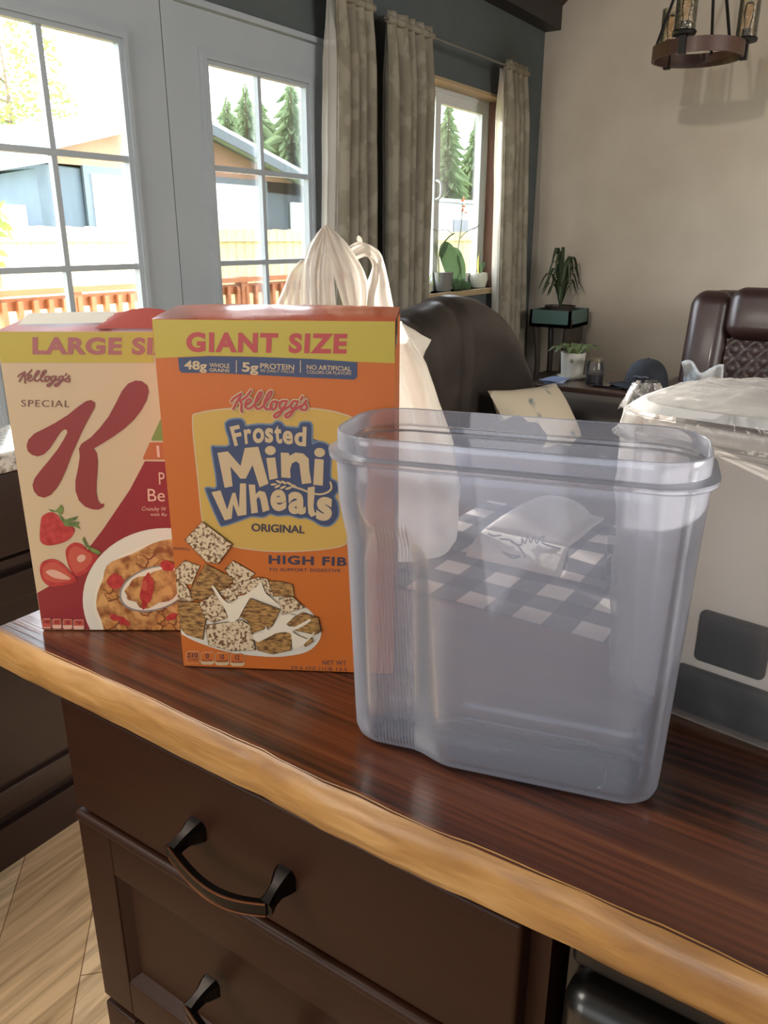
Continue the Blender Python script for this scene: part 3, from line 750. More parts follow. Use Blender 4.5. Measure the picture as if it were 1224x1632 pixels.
c_.build('worn_corner', mat('worn_foil_corner', '#5a5348', 0.25, coat=0.6), root, smooth=False)
k = MB(); mats = [m_yel, m_red, m_navy, m_cream]
F.poly(k, [(225, 505), (630, 505), (630, 579), (500, 574), (400, 568), (330, 567), (225, 572)], 0, 1)
F.text(k, 'GIANT SIZE', (297, 561), (552, 564), (297, 529), 1, 2, bold=0.045, space=1.16)
F.poly(k, [(284, 570), (335, 567.5), (420, 569), (500, 572), (569, 577), (569, 600), (565, 605), (500, 602), (420, 598), (340, 594), (290, 594), (286, 590)], 2, 2)
F.text(k, '48g', (294, 588), (330, 590), (294, 574), 3, 3, bold=0.03); F.text(k, 'WHOLE', (334, 585), (366, 586.5), (334, 578), 3, 3, bold=0.015); F.text(k, 'GRAINS', (334, 592), (366, 593.3), (334, 586.5), 3, 3, bold=0.015)
F.text(k, '5g', (386, 592), (412, 593), (386, 577), 3, 3, bold=0.03); F.text(k, 'PROTEIN', (415, 587), (469, 589.5), (415, 578.5), 3, 3, bold=0.015); F.text(k, '4% DAILY VALUE', (415, 592.5), (469, 594.5), (415, 588), 3, 3, bold=0.0)
F.text(k, 'NO ARTIFICIAL', (489, 588.5), (560, 591.5), (489, 581), 3, 3, bold=0.015); F.text(k, 'COLORS OR FLAVORS', (489, 595), (560, 597.5), (489, 590), 3, 3, bold=0.005)
for x in (377, 479): F.poly(k, [(x-0.7, 574), (x+0.7, 574), (x+0.7, 594), (x-0.7, 594)], 3, 3)
k.build('size_banner', mats, root, smooth=False, recalc=False)
k = MB(); mats = [m_pan, m_cream, m_navy, m_nav2, m_red, m_ink]; Z4 = (2.719, 220, 480); Z2 = (4.896, 310, 660); Z1 = (5.564, 340, 600)
panel = [(240, 525), (265, 488), (400, 468), (580, 458), (760, 468), (880, 490), (935, 530), (938, 700), (925, 880), (905, 1020), (880, 1058), (760, 1076), (620, 1082), (500, 1074), (400, 1055), (310, 1010), (285, 970), (262, 760)]
F.poly(k, panel, 1, 1, Z4, 5, grow=0.0012); F.poly(k, panel, 0, 2, Z4, 5)
blob = [(245, 70), (350, 38), (385, 60), (398, 95), (450, 88), (520, 82), (605, 85), (640, 60), (680, 70), (705, 98), (780, 108), (815, 105), (832, 70), (880, 65), (912, 85), (914, 230), (965, 218), (1030, 235), (1062, 290), (1056, 485), (1100, 525), (1118, 590), (1088, 640), (1112, 690), (1118, 790), (1060, 862), (990, 862), (930, 826), (870, 802), (820, 805), (740, 782), (650, 787), (590, 772), (540, 797), (450, 792), (400, 807), (330, 832), (230, 864), (195, 840), (95, 600), (110, 575), (180, 560), (140, 275), (165, 255), (280, 240)]
F.poly(k, blob, 3, 3, Z2, 3, grow=0.0014); F.poly(k, blob, 2, 4, Z2, 3)
L = 5
F.text(k, 'F', (315, 248), (388, 232), (276, 97), 1, L, .03, Z2); F.text(k, 'r', (398, 232), (455, 224), (385, 118), 1, L, .03, Z2); F.text(k, 'o', (458, 227), (547, 221), (455, 110), 1, L, .035, Z2)
F.text(k, 's', (552, 222), (616, 222), (552, 106), 1, L, .035, Z2); F.text(k, 't', (632, 228), (688, 228), (620, 85), 1, L, .035, Z2); F.text(k, 'e', (690, 230), (770, 236), (690, 124), 1, L, .035, Z2); F.text(k, 'd', (780, 242), (872, 250), (784, 90), 1, L, .035, Z2)
for q in ([(182, 300), (262, 288), (362, 402), (395, 262), (500, 252), (580, 540), (510, 568), (455, 395), (402, 500), (360, 500), (282, 405), (300, 560), (238, 572)],
          [(562, 340), (632, 335), (652, 497), (587, 511)], [(940, 345), (1010, 352), (1003, 555), (928, 548)],
          [(135, 606), (205, 592), (258, 742), (298, 612), (322, 610), (350, 730), (358, 538), (405, 538), (408, 782), (340, 792), (304, 700), (292, 812), (238, 826)],
          [(885, 570), (940, 560), (938, 630), (930, 720), (938, 760), (962, 778), (912, 800), (890, 770), (884, 700)]): F.poly(k, q, 1, L, Z2)
F.poly(k, [(675, 297), (737, 300), (744, 322), (790, 297), (850, 305), (893, 345), (897, 430), (914, 535), (840, 543), (828, 450), (820, 385), (795, 365), (762, 382), (748, 430), (752, 497), (680, 490)], 1, L, Z2)
F.poly(k, [(425, 545), (475, 548), (480, 620), (510, 594), (552, 605), (568, 650), (587, 745), (535, 762), (516, 665), (502, 640), (486, 662), (497, 765), (446, 773)], 1, L, Z2)
for cx, cy in ((594, 281), (978, 297)): F.ellipse(k, (cx, cy), 42, 36, 1, L, Z2)
F.text(k, 'e', (598, 760), (722, 748), (590, 592), 1, L, .04, Z2); F.text(k, 'a', (735, 775), (870, 782), (732, 600), 1, L, .04, Z2); F.text(k, 's', (948, 828), (1070, 830), (958, 642), 1, L, .045, Z2)
F.stroke(k, [(760, 560), (830, 580), (905, 608), (975, 622), (1035, 608), (1070, 575), (1062, 528)], 15, 1, L+1, Z2)
for (x, y, r_) in ((620, 545, -.1), (660, 525, .5), (650, 560, -.5), (700, 530, .5), (692, 568, -.4), (742, 538, .5), (735, 575, -.3), (775, 555, .3)): F.ellipse(k, (x, y), 26, 9, 1, L+1, Z2, 12, r_)
F.text(k, 'ORIGINAL', (445, 912), (860, 930), (445, 850), 5, 4, .02, Z2)
for st_ in SCRIPT: F.stroke(k, st_, 40, 1, 3, Z1, n=4)
for st_ in SCRIPT: F.stroke(k, st_, 19, 4, 5.2, Z1, n=4)
k.build('title_print', mats, root, smooth=False, recalc=False)
k = MB(); mats = [m_ink, m_cream, m_or]; Z3 = (4.2207, 270, 820)
F.text(k, 'HIGH FIBER', (668, 332), (1345, 352), (668, 272), 0, 1, .035, Z3, space=1.12); F.text(k, 'TO SUPPORT DIGESTIVE', (668, 380), (1150, 388), (668, 358), 0, 1, .012, Z3, space=1.1)
k.build('slogan_print', mats, root, smooth=False, recalc=False); k = MB()
F.text(k, 'NET WT', (1030, 1010), (1190, 1014), (1030, 980), 0, 1, 0, Z3); F.text(k, '29.5 OZ (1LB 13.5', (815, 1046), (1195, 1060), (815, 1018), 0, 1, 0, Z3)
k.build('weight_print', mats, root, smooth=False, recalc=False); k = MB()
F.text(k, 'ENLARGED TO', (27, 228), (125, 232), (27, 218), 0, 1, 0, Z3); F.text(k, 'SHOW TEXTURE', (27, 238), (140, 242), (27, 229), 0, 1, 0, Z3)
k.build('caption_print', mats, root, smooth=False, recalc=False); k = MB()
F.text(k, 'PER 25 BISCUIT SERVING', (118, 1034), (402, 1042), (118, 1020), 0, 1, .0, Z3)
k.build('serving_print', mats, root, smooth=False, recalc=False); k = MB()
F.text(k, 'Whole', (581, 689), (614, 689), (581, 679), 1, 1, .01); F.text(k, 'Grain', (590, 700), (614, 700), (590, 692), 1, 1, .01)
k.build('grain_print', mats, root, smooth=False, recalc=False)
for i, (x0, x1, a, b_) in enumerate(((112, 204, '210', 'CALORIES'), (210, 302, '0', 'SAT FAT'), (308, 402, '10', 'SODIUM'), (410, 506, '12', 'SUGARS'))):
    y = 918+i*5; k = MB()
    F.poly(k, [(x0, y+12), (x0+14, y), (x1-14, y), (x1, y+12), (x1, y+74), (x1-14, y+86), (x0+14, y+86), (x0, y+74)], 1, 1, Z3)
    F.poly(k, [(x0+3, y+13), (x0+15, y+3), (x1-15, y+3), (x1-3, y+13), (x1-3, y+(73 if i == 0 else 58)), (x1-15, y+(83 if i == 0 else 64)), (x0+15, y+(83 if i == 0 else 64)), (x0+3, y+(73 if i == 0 else 58))], 2, 2, Z3)
    F.text(k, a, (x0+(8 if i == 0 else 34), y+42), (x1-(12 if i == 0 else 34), y+43), (x0+(8 if i == 0 else 34), y+10), 0, 3, .02, Z3)
    F.text(k, b_, (x0+10, y+62), (x1-10, y+63), (x0+10, y+49), 0, 3, 0, Z3)
    k.build('nutrition_chip', mats, root, smooth=False, recalc=False)
k = MB(); mats = [m_bowl, m_milk, m_bis, m_bis2, mat('bowl_shade_print', '#a8906a', 0.45), mat('biscuit_edge_print', '#4a2c14', 0.45)]
F.poly(k, [(60, 770), (130, 690), (400, 560), (700, 540), (900, 610), (1005, 720), (1022, 790), (1000, 860), (920, 925), (760, 955), (600, 952), (400, 925), (220, 870), (100, 815)], 0, 1, Z3, 3)
F.poly(k, [(100, 790), (130, 690), (400, 560), (700, 545), (900, 620), (995, 720), (1005, 790), (960, 860), (850, 905), (600, 920), (350, 880), (200, 830)], 1, 2, Z3, 3)
BI = [([(40, 375), (105, 308), (205, 345), (150, 470), (50, 450)], 2), ([(40, 450), (100, 455), (165, 560), (150, 590), (50, 570)], 2), ([(375, 365), (430, 310), (575, 395), (520, 450), (440, 465)], 2),
      ([(640, 440), (770, 452), (830, 470), (838, 545), (700, 545)], 3), ([(145, 505), (245, 330), (440, 430), (375, 500), (200, 575), (160, 565)], 3),
      ([(415, 470), (600, 420), (660, 430), (700, 540), (540, 520), (450, 540)], 2), ([(330, 520), (420, 480), (455, 560), (420, 580)], 2), ([(205, 590), (320, 520), (395, 690), (300, 720), (240, 690)], 2),
      ([(55, 570), (200, 590), (245, 700), (225, 835), (120, 800), (80, 760)], 3), ([(740, 560), (830, 550), (910, 620), (760, 665)], 2), ([(480, 680), (545, 560), (745, 635), (690, 745), (560, 790), (530, 710)], 3),
      ([(790, 720), (900, 655), (1000, 690), (1020, 780), (980, 800), (850, 770)], 3), ([(245, 740), (490, 705), (545, 740), (580, 905), (420, 910), (270, 870)], 2), ([(580, 850), (680, 790), (830, 790), (815, 905), (700, 930), (600, 905)], 3),
      ([(110, 165), (225, 45), (425, 195), (330, 325), (250, 310)], 2), ([(905, 850), (960, 815), (965, 845), (915, 880)], 3)]
for i, (q, mi) in enumerate(BI):
    F.poly(k, q, 5, 3+i*0.5, Z3, grow=.0006); F.poly(k, q, mi, 3.25+i*0.5, Z3)
for q in ([(290, 480), (310, 480), (365, 560), (420, 590), (500, 540), (600, 470), (620, 440), (650, 520), (740, 600), (620, 560), (545, 555), (470, 690), (410, 715), (385, 640)],
          [(700, 745), (760, 670), (850, 670), (790, 730), (850, 745), (940, 695), (950, 710), (880, 755), (830, 780), (930, 830), (970, 785), (975, 795), (900, 870), (830, 880), (820, 790), (720, 790), (600, 850), (560, 800), (640, 780), (650, 735), (665, 770)]):
    F.poly(k, q, 1, 12, Z3, 2)
k.build('bowl_picture', mats, root, smooth=False, recalc=False)

# ---- tall red and cream carton
m_kc = mat('cream_carton_print', '#ccb18b', 0.45, coat=0.1); m_kr = mat('crimson_print', '#8e1f24', 0.42, coat=0.15); m_kg = mat('brown_grey_print', '#77523f', 0.45)
m_kk = mat('brick_red_print', '#8c302b', 0.42)
bl = onZ(68, 1005, CT); bl.z = CT+0.001
aK = math.radians(-56.2); br = bl+Vector((math.cos(aK), math.sin(aK), 0))*0.190
root, P, F, w_, A, BK = carton('cereal_box', 'cream and red large-size cereal box with big red letter, left of the orange box', bl, br, None, None, 0.299, 0.06, m_kc, mat('red_side_print', '#c9b48f', 0.5), m_kr, 1)
h = 0.299; dp = 0.06
t = MB()
t.sheet([[P(w_*i/12, dp*j/4, h+0.010*j/4*(1 if i > 3 else 0.55)+0.002*math.sin(i*1.3)*j/4) for i in range(13)] for j in range(5)])
t.build('top_flap', mat('red_flap_print', '#a8524a', 0.45), root)
t = MB(); t.sheet([[P(w_*(0.46+0.42*i/6), 0.004+0.03*j/3, h+0.002+0.016*math.sin(PI*(0.12+0.76*i/6))*j/3) for i in range(7)] for j in range(4)]); t.build('raised_flap', mat('red_flap_print', '#a8524a', 0.45), root)
t = MB(); t.add([P(0.012, 0.02, h+0.004), P(w_*0.5, 0.02, h+0.006), P(w_*0.5, 0.045, h+0.014), P(0.012, 0.045, h+0.012)], [(0, 1, 2, 3)]); t.build('inner_flap', mat('white_card', '#ddd8cc', 0.6), root, smooth=False)
k = MB(); mats = [m_yel, mat('faded_red_print', '#a8605a', 0.45)]
F.poly(k, [(-5, 520), (245, 520), (245, 578), (-5, 578)], 0, 1); F.text(k, 'LARGE SIZE', (52, 565), (300, 566), (52, 537), 1, 2, .045, space=1.1)
k.build('size_banner', mats, root, smooth=False, recalc=False)
k = MB(); mats = [m_kk, m_kg, mat('dusty_rose_print', '#8a4c42', 0.45)]; Zk = (5.1, 20, 570)
F.poly(k, [(600, 352), (640, 343), (672, 365), (668, 405), (640, 455), (600, 530), (560, 610), (520, 700), (480, 790), (440, 900), (400, 990), (360, 1060), (310, 1115), (260, 1138), (210, 1125), (175, 1085), (163, 1035), (180, 980), (225, 920), (300, 830), (370, 740), (420, 660), (447, 605), (440, 585), (420, 582), (390, 605), (350, 665), (300, 740), (255, 785), (205, 802), (160, 790), (125, 760), (115, 715), (130, 665), (180, 615), (260, 575), (350, 528), (450, 465), (530, 400)], 0, 2, Zk)
F.poly(k, [(1000, 185), (1050, 190), (1095, 225), (1107, 275), (1090, 345), (1050, 420), (990, 500), (910, 575), (820, 640), (740, 690), (660, 738), (685, 775), (693, 840), (690, 920), (683, 1010), (682, 1100), (695, 1160), (720, 1190), (748, 1183), (738, 1215), (700, 1235), (650, 1232), (590, 1210), (540, 1160), (512, 1080), (512, 1000), (535, 890), (548, 800), (540, 740), (560, 700), (640, 645), (710, 570), (780, 480), (840, 370), (890, 270), (940, 210)], 0, 2, Zk)
F.text(k, 'SPECIAL', (34, 648), (111, 649), (34, 637), 1, 2, .0, space=1.15)
sc = lambda q: [(28.8+(x-160)*(112-28.8)/680, 588.6+(y-115)*(616-588.6)/250) for x, y in q]
for st_ in SCRIPT: F.stroke(k, sc(st_), 2.6, 2, 2, n=4)
k.build('title_print', mats, root, smooth=False, recalc=False)
k = MB(); Zb = (4.896, 50, 780); Z6 = (7.417, 170, 640)
mats = [m_kr, mat('green_print', '#7c8a3f', 0.45), mat('burnt_orange_print', '#b8602f', 0.45), mat('rose_cream_print', '#e0b095', 0.45), m_bowl, mat('flakes_print', '#8a4a1c', 0.45, c2='#d29a58', scale=85, detail=5, lo=0.35, hi=0.6),
        mat('strawberry_print', '#a3201c', 0.42, c2='#c4413a', scale=160, lo=0.3, hi=0.7), mat('strawberry_cut_print', '#c2523e', 0.42), mat('leaf_print', '#4c6030', 0.45, c2='#77883f', scale=120), mat('strawberry_core_print', '#dba58c', 0.45), m_milk, mat('spoon_print', '#8d857c', 0.4), mat('flake_shadow_print', '#7a3f18', 0.45), mat('flake_light_print', '#c98d48', 0.45, c2='#a8652c', scale=200, lo=.3, hi=.7)]
F.poly(k, [(20, 822), (130, 760), (330, 640), (465, 435), (560, 310), (770, 0), (886, -220), (1300, -214), (1250, 1300), (-40, 1300)], 0, 1, Zb)
F.poly(k, [(585, 320), (760, -60), (760, 462), (540, 462), (527, 450)], 1, 1, Z6); F.poly(k, [(510, 482), (900, 482), (900, 686), (440, 686), (428, 668)], 2, 1, Z6)
F.text(k, '1', (600, 655), (632, 656), (588, 520), 3, 2, .02, Z6); F.text(k, 'P', (622, 978), (690, 980), (615, 835), 3, 2, .0, Z6); F.text(k, 'Be', (490, 1178), (692, 1180), (484, 1030), 3, 2, .0, Z6)
F.text(k, 'Crunchy W', (418, 1286), (708, 1290), (418, 1240), 3, 2, 0, Z6, shear=.2); F.text(k, 'with Re', (520, 1350), (712, 1354), (520, 1312), 3, 2, 0, Z6, shear=.2)
F.ellipse(k, (1050, 860), 648, 560, 4, 2, Zb, 60); F.ellipse(k, (1060, 880), 570, 470, 10, 3, Zb, 60); F.ellipse(k, (1070, 890), 555, 470, 5, 4, Zb, 70, 0, .12, 3)
fr_ = random.Random(4)
for q in range(85):
    a_, r_ = fr_.random()*6.28, math.sqrt(fr_.random()); cx, cy = 1070+r_*520*math.cos(a_), 890+r_*430*math.sin(a_)
    ra, rb_, ro_ = 40+30*fr_.random(), 26+18*fr_.random(), fr_.random()*3.1
    F.ellipse(k, (cx, cy), ra, rb_, 12, 4.2+q*.02, Zb, 14, ro_, .5, q); F.ellipse(k, (cx-3, cy-4), ra*.86, rb_*.82, 13 if q % 3 else 5, 4.21+q*.02, Zb, 14, ro_, .5, q)
F.ellipse(k, (960, 770), 280, 170, 11, 6.2, Zb, 40, -.3); F.ellipse(k, (965, 768), 268, 158, 10, 7, Zb, 40, -.3); F.ellipse(k, (960, 760), 235, 130, 5, 8, Zb, 40, -.3, .25, 5)
for (x, y, rx, ry, ro, mi, ly) in ((660, 715, 60, 65, 0, 6, 5), (905, 780, 50, 135, .12, 6, 9), (890, 745, 22, 40, 0, 7, 10), (1065, 590, 55, 40, .2, 6, 9), (690, 1015, 90, 30, .4, 6, 5), (1100, 990, 50, 25, -.3, 6, 5)): F.ellipse(k, (x, y), rx, ry, mi, ly, Zb, 24, ro, .3, x)
F.poly(k, [(75, 240), (95, 200), (150, 175), (200, 195), (240, 245), (325, 290), (335, 330), (300, 385), (230, 420), (140, 437), (85, 420), (66, 370)], 6, 2, Zb, 3)
for q in ([(130, 150), (190, 165), (235, 115), (252, 150), (240, 195), (200, 175), (160, 172)], [(205, 175), (260, 235), (370, 205), (345, 240), (290, 250), (375, 250), (365, 280), (385, 308), (340, 290), (265, 285), (240, 245)]): F.poly(k, q, 8, 3, Zb)
F.poly(k, [(268, 500), (285, 445), (340, 413), (400, 430), (450, 480), (520, 520), (480, 590), (420, 655), (350, 672), (300, 620)], 6, 2, Zb, 3); F.poly(k, [(290, 510), (320, 450), (380, 450), (480, 520), (430, 610), (350, 650), (310, 600)], 7, 3, Zb, 3); F.ellipse(k, (392, 535), 36, 28, 9, 4, Zb, 20, -.5)
F.poly(k, [(400, 385), (412, 365), (425, 400), (440, 435), (520, 470), (548, 490), (520, 510), (470, 480), (420, 440)], 8, 4, Zb)
F.poly(k, [(70, 600), (95, 560), (160, 540), (230, 565), (300, 635), (355, 700), (340, 725), (240, 748), (150, 755), (95, 715), (72, 660)], 6, 3, Zb, 3); F.poly(k, [(90, 620), (150, 565), (230, 590), (320, 695), (200, 725), (110, 690)], 7, 4, Zb, 3); F.poly(k, [(115, 640), (190, 625), (310, 695), (190, 690)], 9, 5, Zb, 3)
k.build('bowl_picture', mats, root, smooth=False, recalc=False)
for i, (x0, x1, a) in enumerate(((88, 158, '140'), (166, 238, '0'), (248, 322, '250'), (330, 414, '9'))):
    y = 1004+i*3; k = MB()
    F.poly(k, [(x0, y+10), (x0+10, y), (x1-10, y), (x1, y+10), (x1, y+66), (x1-10, y+76), (x0+10, y+76), (x0, y+66)], 3, 4, Zb)
    F.poly(k, [(x0+3, y+10), (x0+12, y+3), (x1-12, y+3), (x1-3, y+10), (x1-3, y+(66 if i == 0 else 46)), (x0+3, y+(66 if i == 0 else 46))], 7, 5, Zb)
    F.text(k, a, (x0+(8 if i == 0 else 20), y+38), (x1-(8 if i == 0 else 20), y+38), (x0+(8 if i == 0 else 20), y+10), 0, 6, .02, Zb)
    k.build('nutrition_chip', mats, root, smooth=False, recalc=False)

# ------------------------------------------------------------------ clear storage tub
m_tub = clear('frosted_polypropylene', haze=0.185, edge=0.52, milk='#eef1fd', tint='#f7f8fc', gloss=0.8, rough=0.16, transl=0.5)
m_tub2 = clear('milky_polypropylene', haze=0.08, edge=0.30, milk='#efebe6', gloss=0.5, rough=0.2, transl=0.6)
m_film = clear('clear_film', haze=0.035, edge=0.45, milk='#f6f6f4', gloss=0.6, rough=0.12, transl=0.5, bump=0.5, bscale=28)
def tub_rings(O, e1, e2, z0, rim, foot, H, rib=True, grip=0.012, nf=90):
    """rim and foot: (s0, s1, d0, d1, corner radius) in the tub's own axes"""
    FS = [0.22*k/130 for k in range(130)]+[0.22+0.78*k/30 for k in range(31)] if rib else [k/30 for k in range(31)]
    def outline(q, inset, rec, rb):
        s0, s1, d0, d1, R = q; s0 += inset; s1 -= inset; d0 += inset; d1 -= inset; R = max(0.004, R-inset*0.5); out = []
        def df(s): return rec*(1-sstep(0.20, 0.36, (s-s0)/(s1-s0)))
        def rbf(s):
            n = (s-s0)/(s1-s0)
            return rb*0.0008*math.sin((s-s0)/0.0027*2*PI)*(1 if 0.10 < n < 0.235 else 0)
        for f in FS: s = lerp(s0+R, s1-R, f); out.append((s, d0+df(s)+rbf(s)))
        for k in range(1, 10): a = -PI/2+PI/2*k/10; out.append((s1-R+R*math.cos(a), d0+R+R*math.sin(a)))
        for k in range(13): out.append((s1, lerp(d0+R, d1-R, k/12)))
        for k in range(1, 10): a = PI/2*k/10; out.append((s1-R+R*math.cos(a), d1-R+R*math.sin(a)))
        for f in reversed(FS): s = lerp(s0+R, s1-R, f); out.append((s, d1-df(s)-rbf(s)))
        for k in range(1, 10): a = PI/2+PI/2*k/10; out.append((s0+R+R*math.cos(a), d1-rec-R+R*math.sin(a)))
        for k in range(13): out.append((s0, lerp(d1-rec-R, d0+rec+R, k/12)))
        for k in range(1, 10): a = PI+PI/2*k/10; out.append((s0+R+R*math.cos(a), d0+rec+R+R*math.sin(a)))
        return out
    lv = [(0.0, .012), (.002, .005), (.006, .0015), (.012, 0)]+[(.012+(H-.032)*k/14, 0) for k in range(1, 15)]
    lv += [(H-.019, 0), (H-.0185, -.0045), (H-.0150, -.005), (H-.0140, -.001), (H-.0130, 0.0008), (H-.006, .0008), (H-.001, .0010), (H, .0018)]
    rings = []
    for z, ins in lv:
        t = min(1, z/(H-.018)); q = tuple(lerp(a, b, t) for a, b in zip(foot, rim))
        w = 1-sstep(.70, .86, t)
        rings.append([Vector((O[0], O[1], z0+z))+e1*s+e2*d for s, d in outline(q, ins, grip*w, (1 if t > .05 else 0)*w if rib else 0)])
    return rings
E1, E2 = Vector((.259, -.966, 0)), Vector((.966, .259, 0))
R = tub_rings((.436, .332), E1, E2, CT+0.0012, (-.006, .252, -.0145, .094, .038), (.012, .243, -.024, .054, .022), .249)
tb = MB(); tb.loft(R, cap=False); n = len(R[0]); k0 = len(tb.v); tb.add(R[0], [tuple(reversed(range(n)))])
tub = tb.build('storage_tub', m_tub, smooth=True, solid=0.0013, angle=50)
tag(tub, 'empty clear frosted plastic tub with ribbed grip, standing open on the counter', 'container')
em = MB(); ring = [R[3][i]*0.78+sum((v for v in R[3]), Vector())/n*0.22 for i in range(0, n, 3)]
for v in ring: v.z = CT+0.0028
em.tube(ring+[ring[0]], 0.0007, 6, cap=False)
em.lathe([(0, 0), (.0035, 0), (.0035, .0015), (0, .0022)], onZ(791, 1197, CT+.003), n=14)
em.build('base_ridge', m_tub, tub)

# ------------------------------------------------------------------ milky tub wrapped in clear film
P0 = (.611, .183); w1, w2 = Vector((-.13, -.99, 0)).normalized(), Vector((.99, -.13, 0)).normalized()
R2 = tub_rings(P0, w1, w2, CT+0.002, (-.006, .262, -.010, .125, .04), (.008, .250, 0.0, .108, .03), .250, rib=False, grip=0.0)
wp = thing('wrapped_tub', 'milky plastic tub sealed in crinkled clear film at the right end', 'container', (.70, .06, CT))
tb = MB(); tb.loft(R2, cap=False); n2 = len(R2[0]); tb.add(R2[0], [tuple(reversed(range(n2)))]); tb.build('tub', m_tub2, wp, solid=0.0013, angle=50)
lid = MB(); top = [v+Vector((0, 0, .003)) for v in R2[-1]]; cc = sum(top, Vector())/len(top)
lid.loft([[v for v in top], [lerp(v, cc, .06)+Vector((0, 0, .006)) for v in top]], cap=True); lid.build('lid', mat('white_lid', '#c4c1bd', .8, spec=.2), wp)
m_blk = mat('dark_insert_plastic', '#08080a', 0.6)
W3 = lambda s, d, z: Vector((P0[0], P0[1], CT+z))+w1*s+w2*d
lin_ = MB(); lc_ = [(.012, .10), (.008, .05), (.012, .022), (.022, .015), (.06, .014), (.12, .0135), (.20, .014), (.236, .016), (.247, .024), (.25, .05), (.247, .10)]
lin_.sheet([[W3(lerp(.13, a, 1+.06*q/8), b_-.006*q/8*(b_ < .03), .006+.241*q/8) for a, b_ in lc_] for q in range(9)])
lin_.build('inner_liner', mat('white_liner', '#f2ebe3', .7, transl=.6), wp)
ins = MB(); RW = Matrix((w1, w2, Vector((0, 0, 1)))).transposed()
ins.rbox(W3(.106, .0072, .0815), (.027, .0055, .022), .005, 4, RW); ins.rbox(W3(.150, .0095, .029), (.084, .0050, .021), .0048, 4, RW)
ins.build('dark_insert', m_blk, wp)['label'] = 'dark shapes showing through the milky wall'
fl = MB(); rings = []
for i, r_ in enumerate(R2):
    c0 = sum(r_, Vector())/len(r_); row = []
    if i in (0, 1, 20, 22): continue
    for k, v in enumerate(r_):
        nn = (v-c0); nn.z = 0; nn.normalize()
        cr_ = noise.noise(v*26+Vector((3, 1, 4)))*0.5+abs(noise.noise(v*48))*0.8
        row.append(v+nn*(0.0035+0.0055*cr_))
    rings.append(row)
c0 = cc+Vector((0, 0, .012)); lastr = rings[-1]
for q in range(1, 9):
    t_ = q/8
    rings.append([lerp(v, c0, t_*0.985)+Vector((0, 0, 0.014*math.sin(PI*min(1, t_*0.9+0.1))+0.009*abs(noise.noise(lerp(v, c0, t_)*40))-0.002)) for v in lastr])
fl.loft(rings, cap=False); fl.build('film_wrap', m_film, wp, recalc=True, angle=180)
kn = MB()     # gathered neck of the film and the loose flap beyond it
def film_sheet(pts, nx=14, ny=8, amp=0.007, seed=0):
    a, b, c_, d = (Vector(p) for p in pts); g = []
    for j in range(ny+1):
        row = []
        for i in range(nx+1):
            u, v = i/nx, j/ny; p = lerp(lerp(a, b, u), lerp(d, c_, u), v)
            row.append(p+Vector((noise.noise(p*45+Vector((seed, 0, 0))), noise.noise(p*45+Vector((0, seed, 5))), noise.noise(p*38+Vector((seed, 9, 0)))*1.2))*amp)
        g.append(row)
    kn.sheet(g)
nk = onX(1030, 628, .70)
for a_ in range(9):
    an = 2*PI*a_/9; d_ = Vector((math.cos(an)*.017, math.sin(an)*.017, 0))
    d2 = Vector((-d_.y, d_.x, 0))*0.5
    film_sheet([nk+d_*1.3-d2+Vector((0, 0, -.014)), nk+d_*1.3+d2+Vector((0, 0, -.014)), nk+d_*.5+d2*.6+Vector((0, 0, .010)), nk+d_*.5-d2*.6+Vector((0, 0, .010))], 6, 4, .004, a_)
film_sheet([onX(1040, 628, .74), onX(1235, 640, .74), onX(1235, 596, .80), onX(1110, 602, .80)], 18, 8, .006, 3)
kn.build('film_neck', m_film, wp, recalc=False, angle=180)

# ------------------------------------------------------------------ white carrier bag
m_bag = clear('bag_plastic', haze=0.80, edge=0.15, milk='#ebe5da', gloss=0.35, rough=0.3, transl=0.62, bump=0.25, bscale=30)
RH = Vector((math.sin(YAW), -math.cos(YAW), 0)); FH = Vector((math.cos(YAW), math.sin(YAW), 0))
bg_ = thing('carrier_bag', 'white plastic grocery bag with looped handles behind the orange box', 'bag', (.798, .571, CT))
bc = Vector((.798, .571, 0)); sp = [(0.001, .118, .085), (.02, .128, .092), (.08, .127, .092), (.14, .112, .085), (.19, .096, .07), (.235, .078, .055), (.262, .064, .045), (.285, .05, .035)]
bm_ = MB(); rings = []
for z, hw, hd in sp:
    row = []
    for k in range(72):
        a = 2*PI*k/72; ca, sa = math.cos(a), math.sin(a)
        p = bc+RH*(math.copysign(abs(ca)**.6, ca)*hw)+FH*(math.copysign(abs(sa)**.6, sa)*hd)+Vector((0, 0, CT+z))
        if .27 > z > .25 and abs(a) < .10: p += RH*.026
        f_ = 0.35+0.65*min(1, z/.1)
        p += (RH*ca+FH*sa)*f_*(0.006*noise.noise(p*22)+0.008*noise.noise(Vector((a*4, z*3, 1)))*(1+z*3))
        row.append(p)
    rings.append(row)
rr = []
for i in range(len(rings)-1):
    for q in range(4): rr.append([lerp(a, b, q/4)+(RH*math.cos(k)+FH*math.sin(k))*0.002*noise.noise(lerp(a, b, q/4)*60) for k, (a, b) in enumerate(zip(rings[i], rings[i+1]))])
rr.append(rings[-1]); bm_.loft(rr, cap=False); bm_.add(rings[0], [tuple(reversed(range(72)))])
bm_.build('bag_body', m_bag, bg_, angle=180)
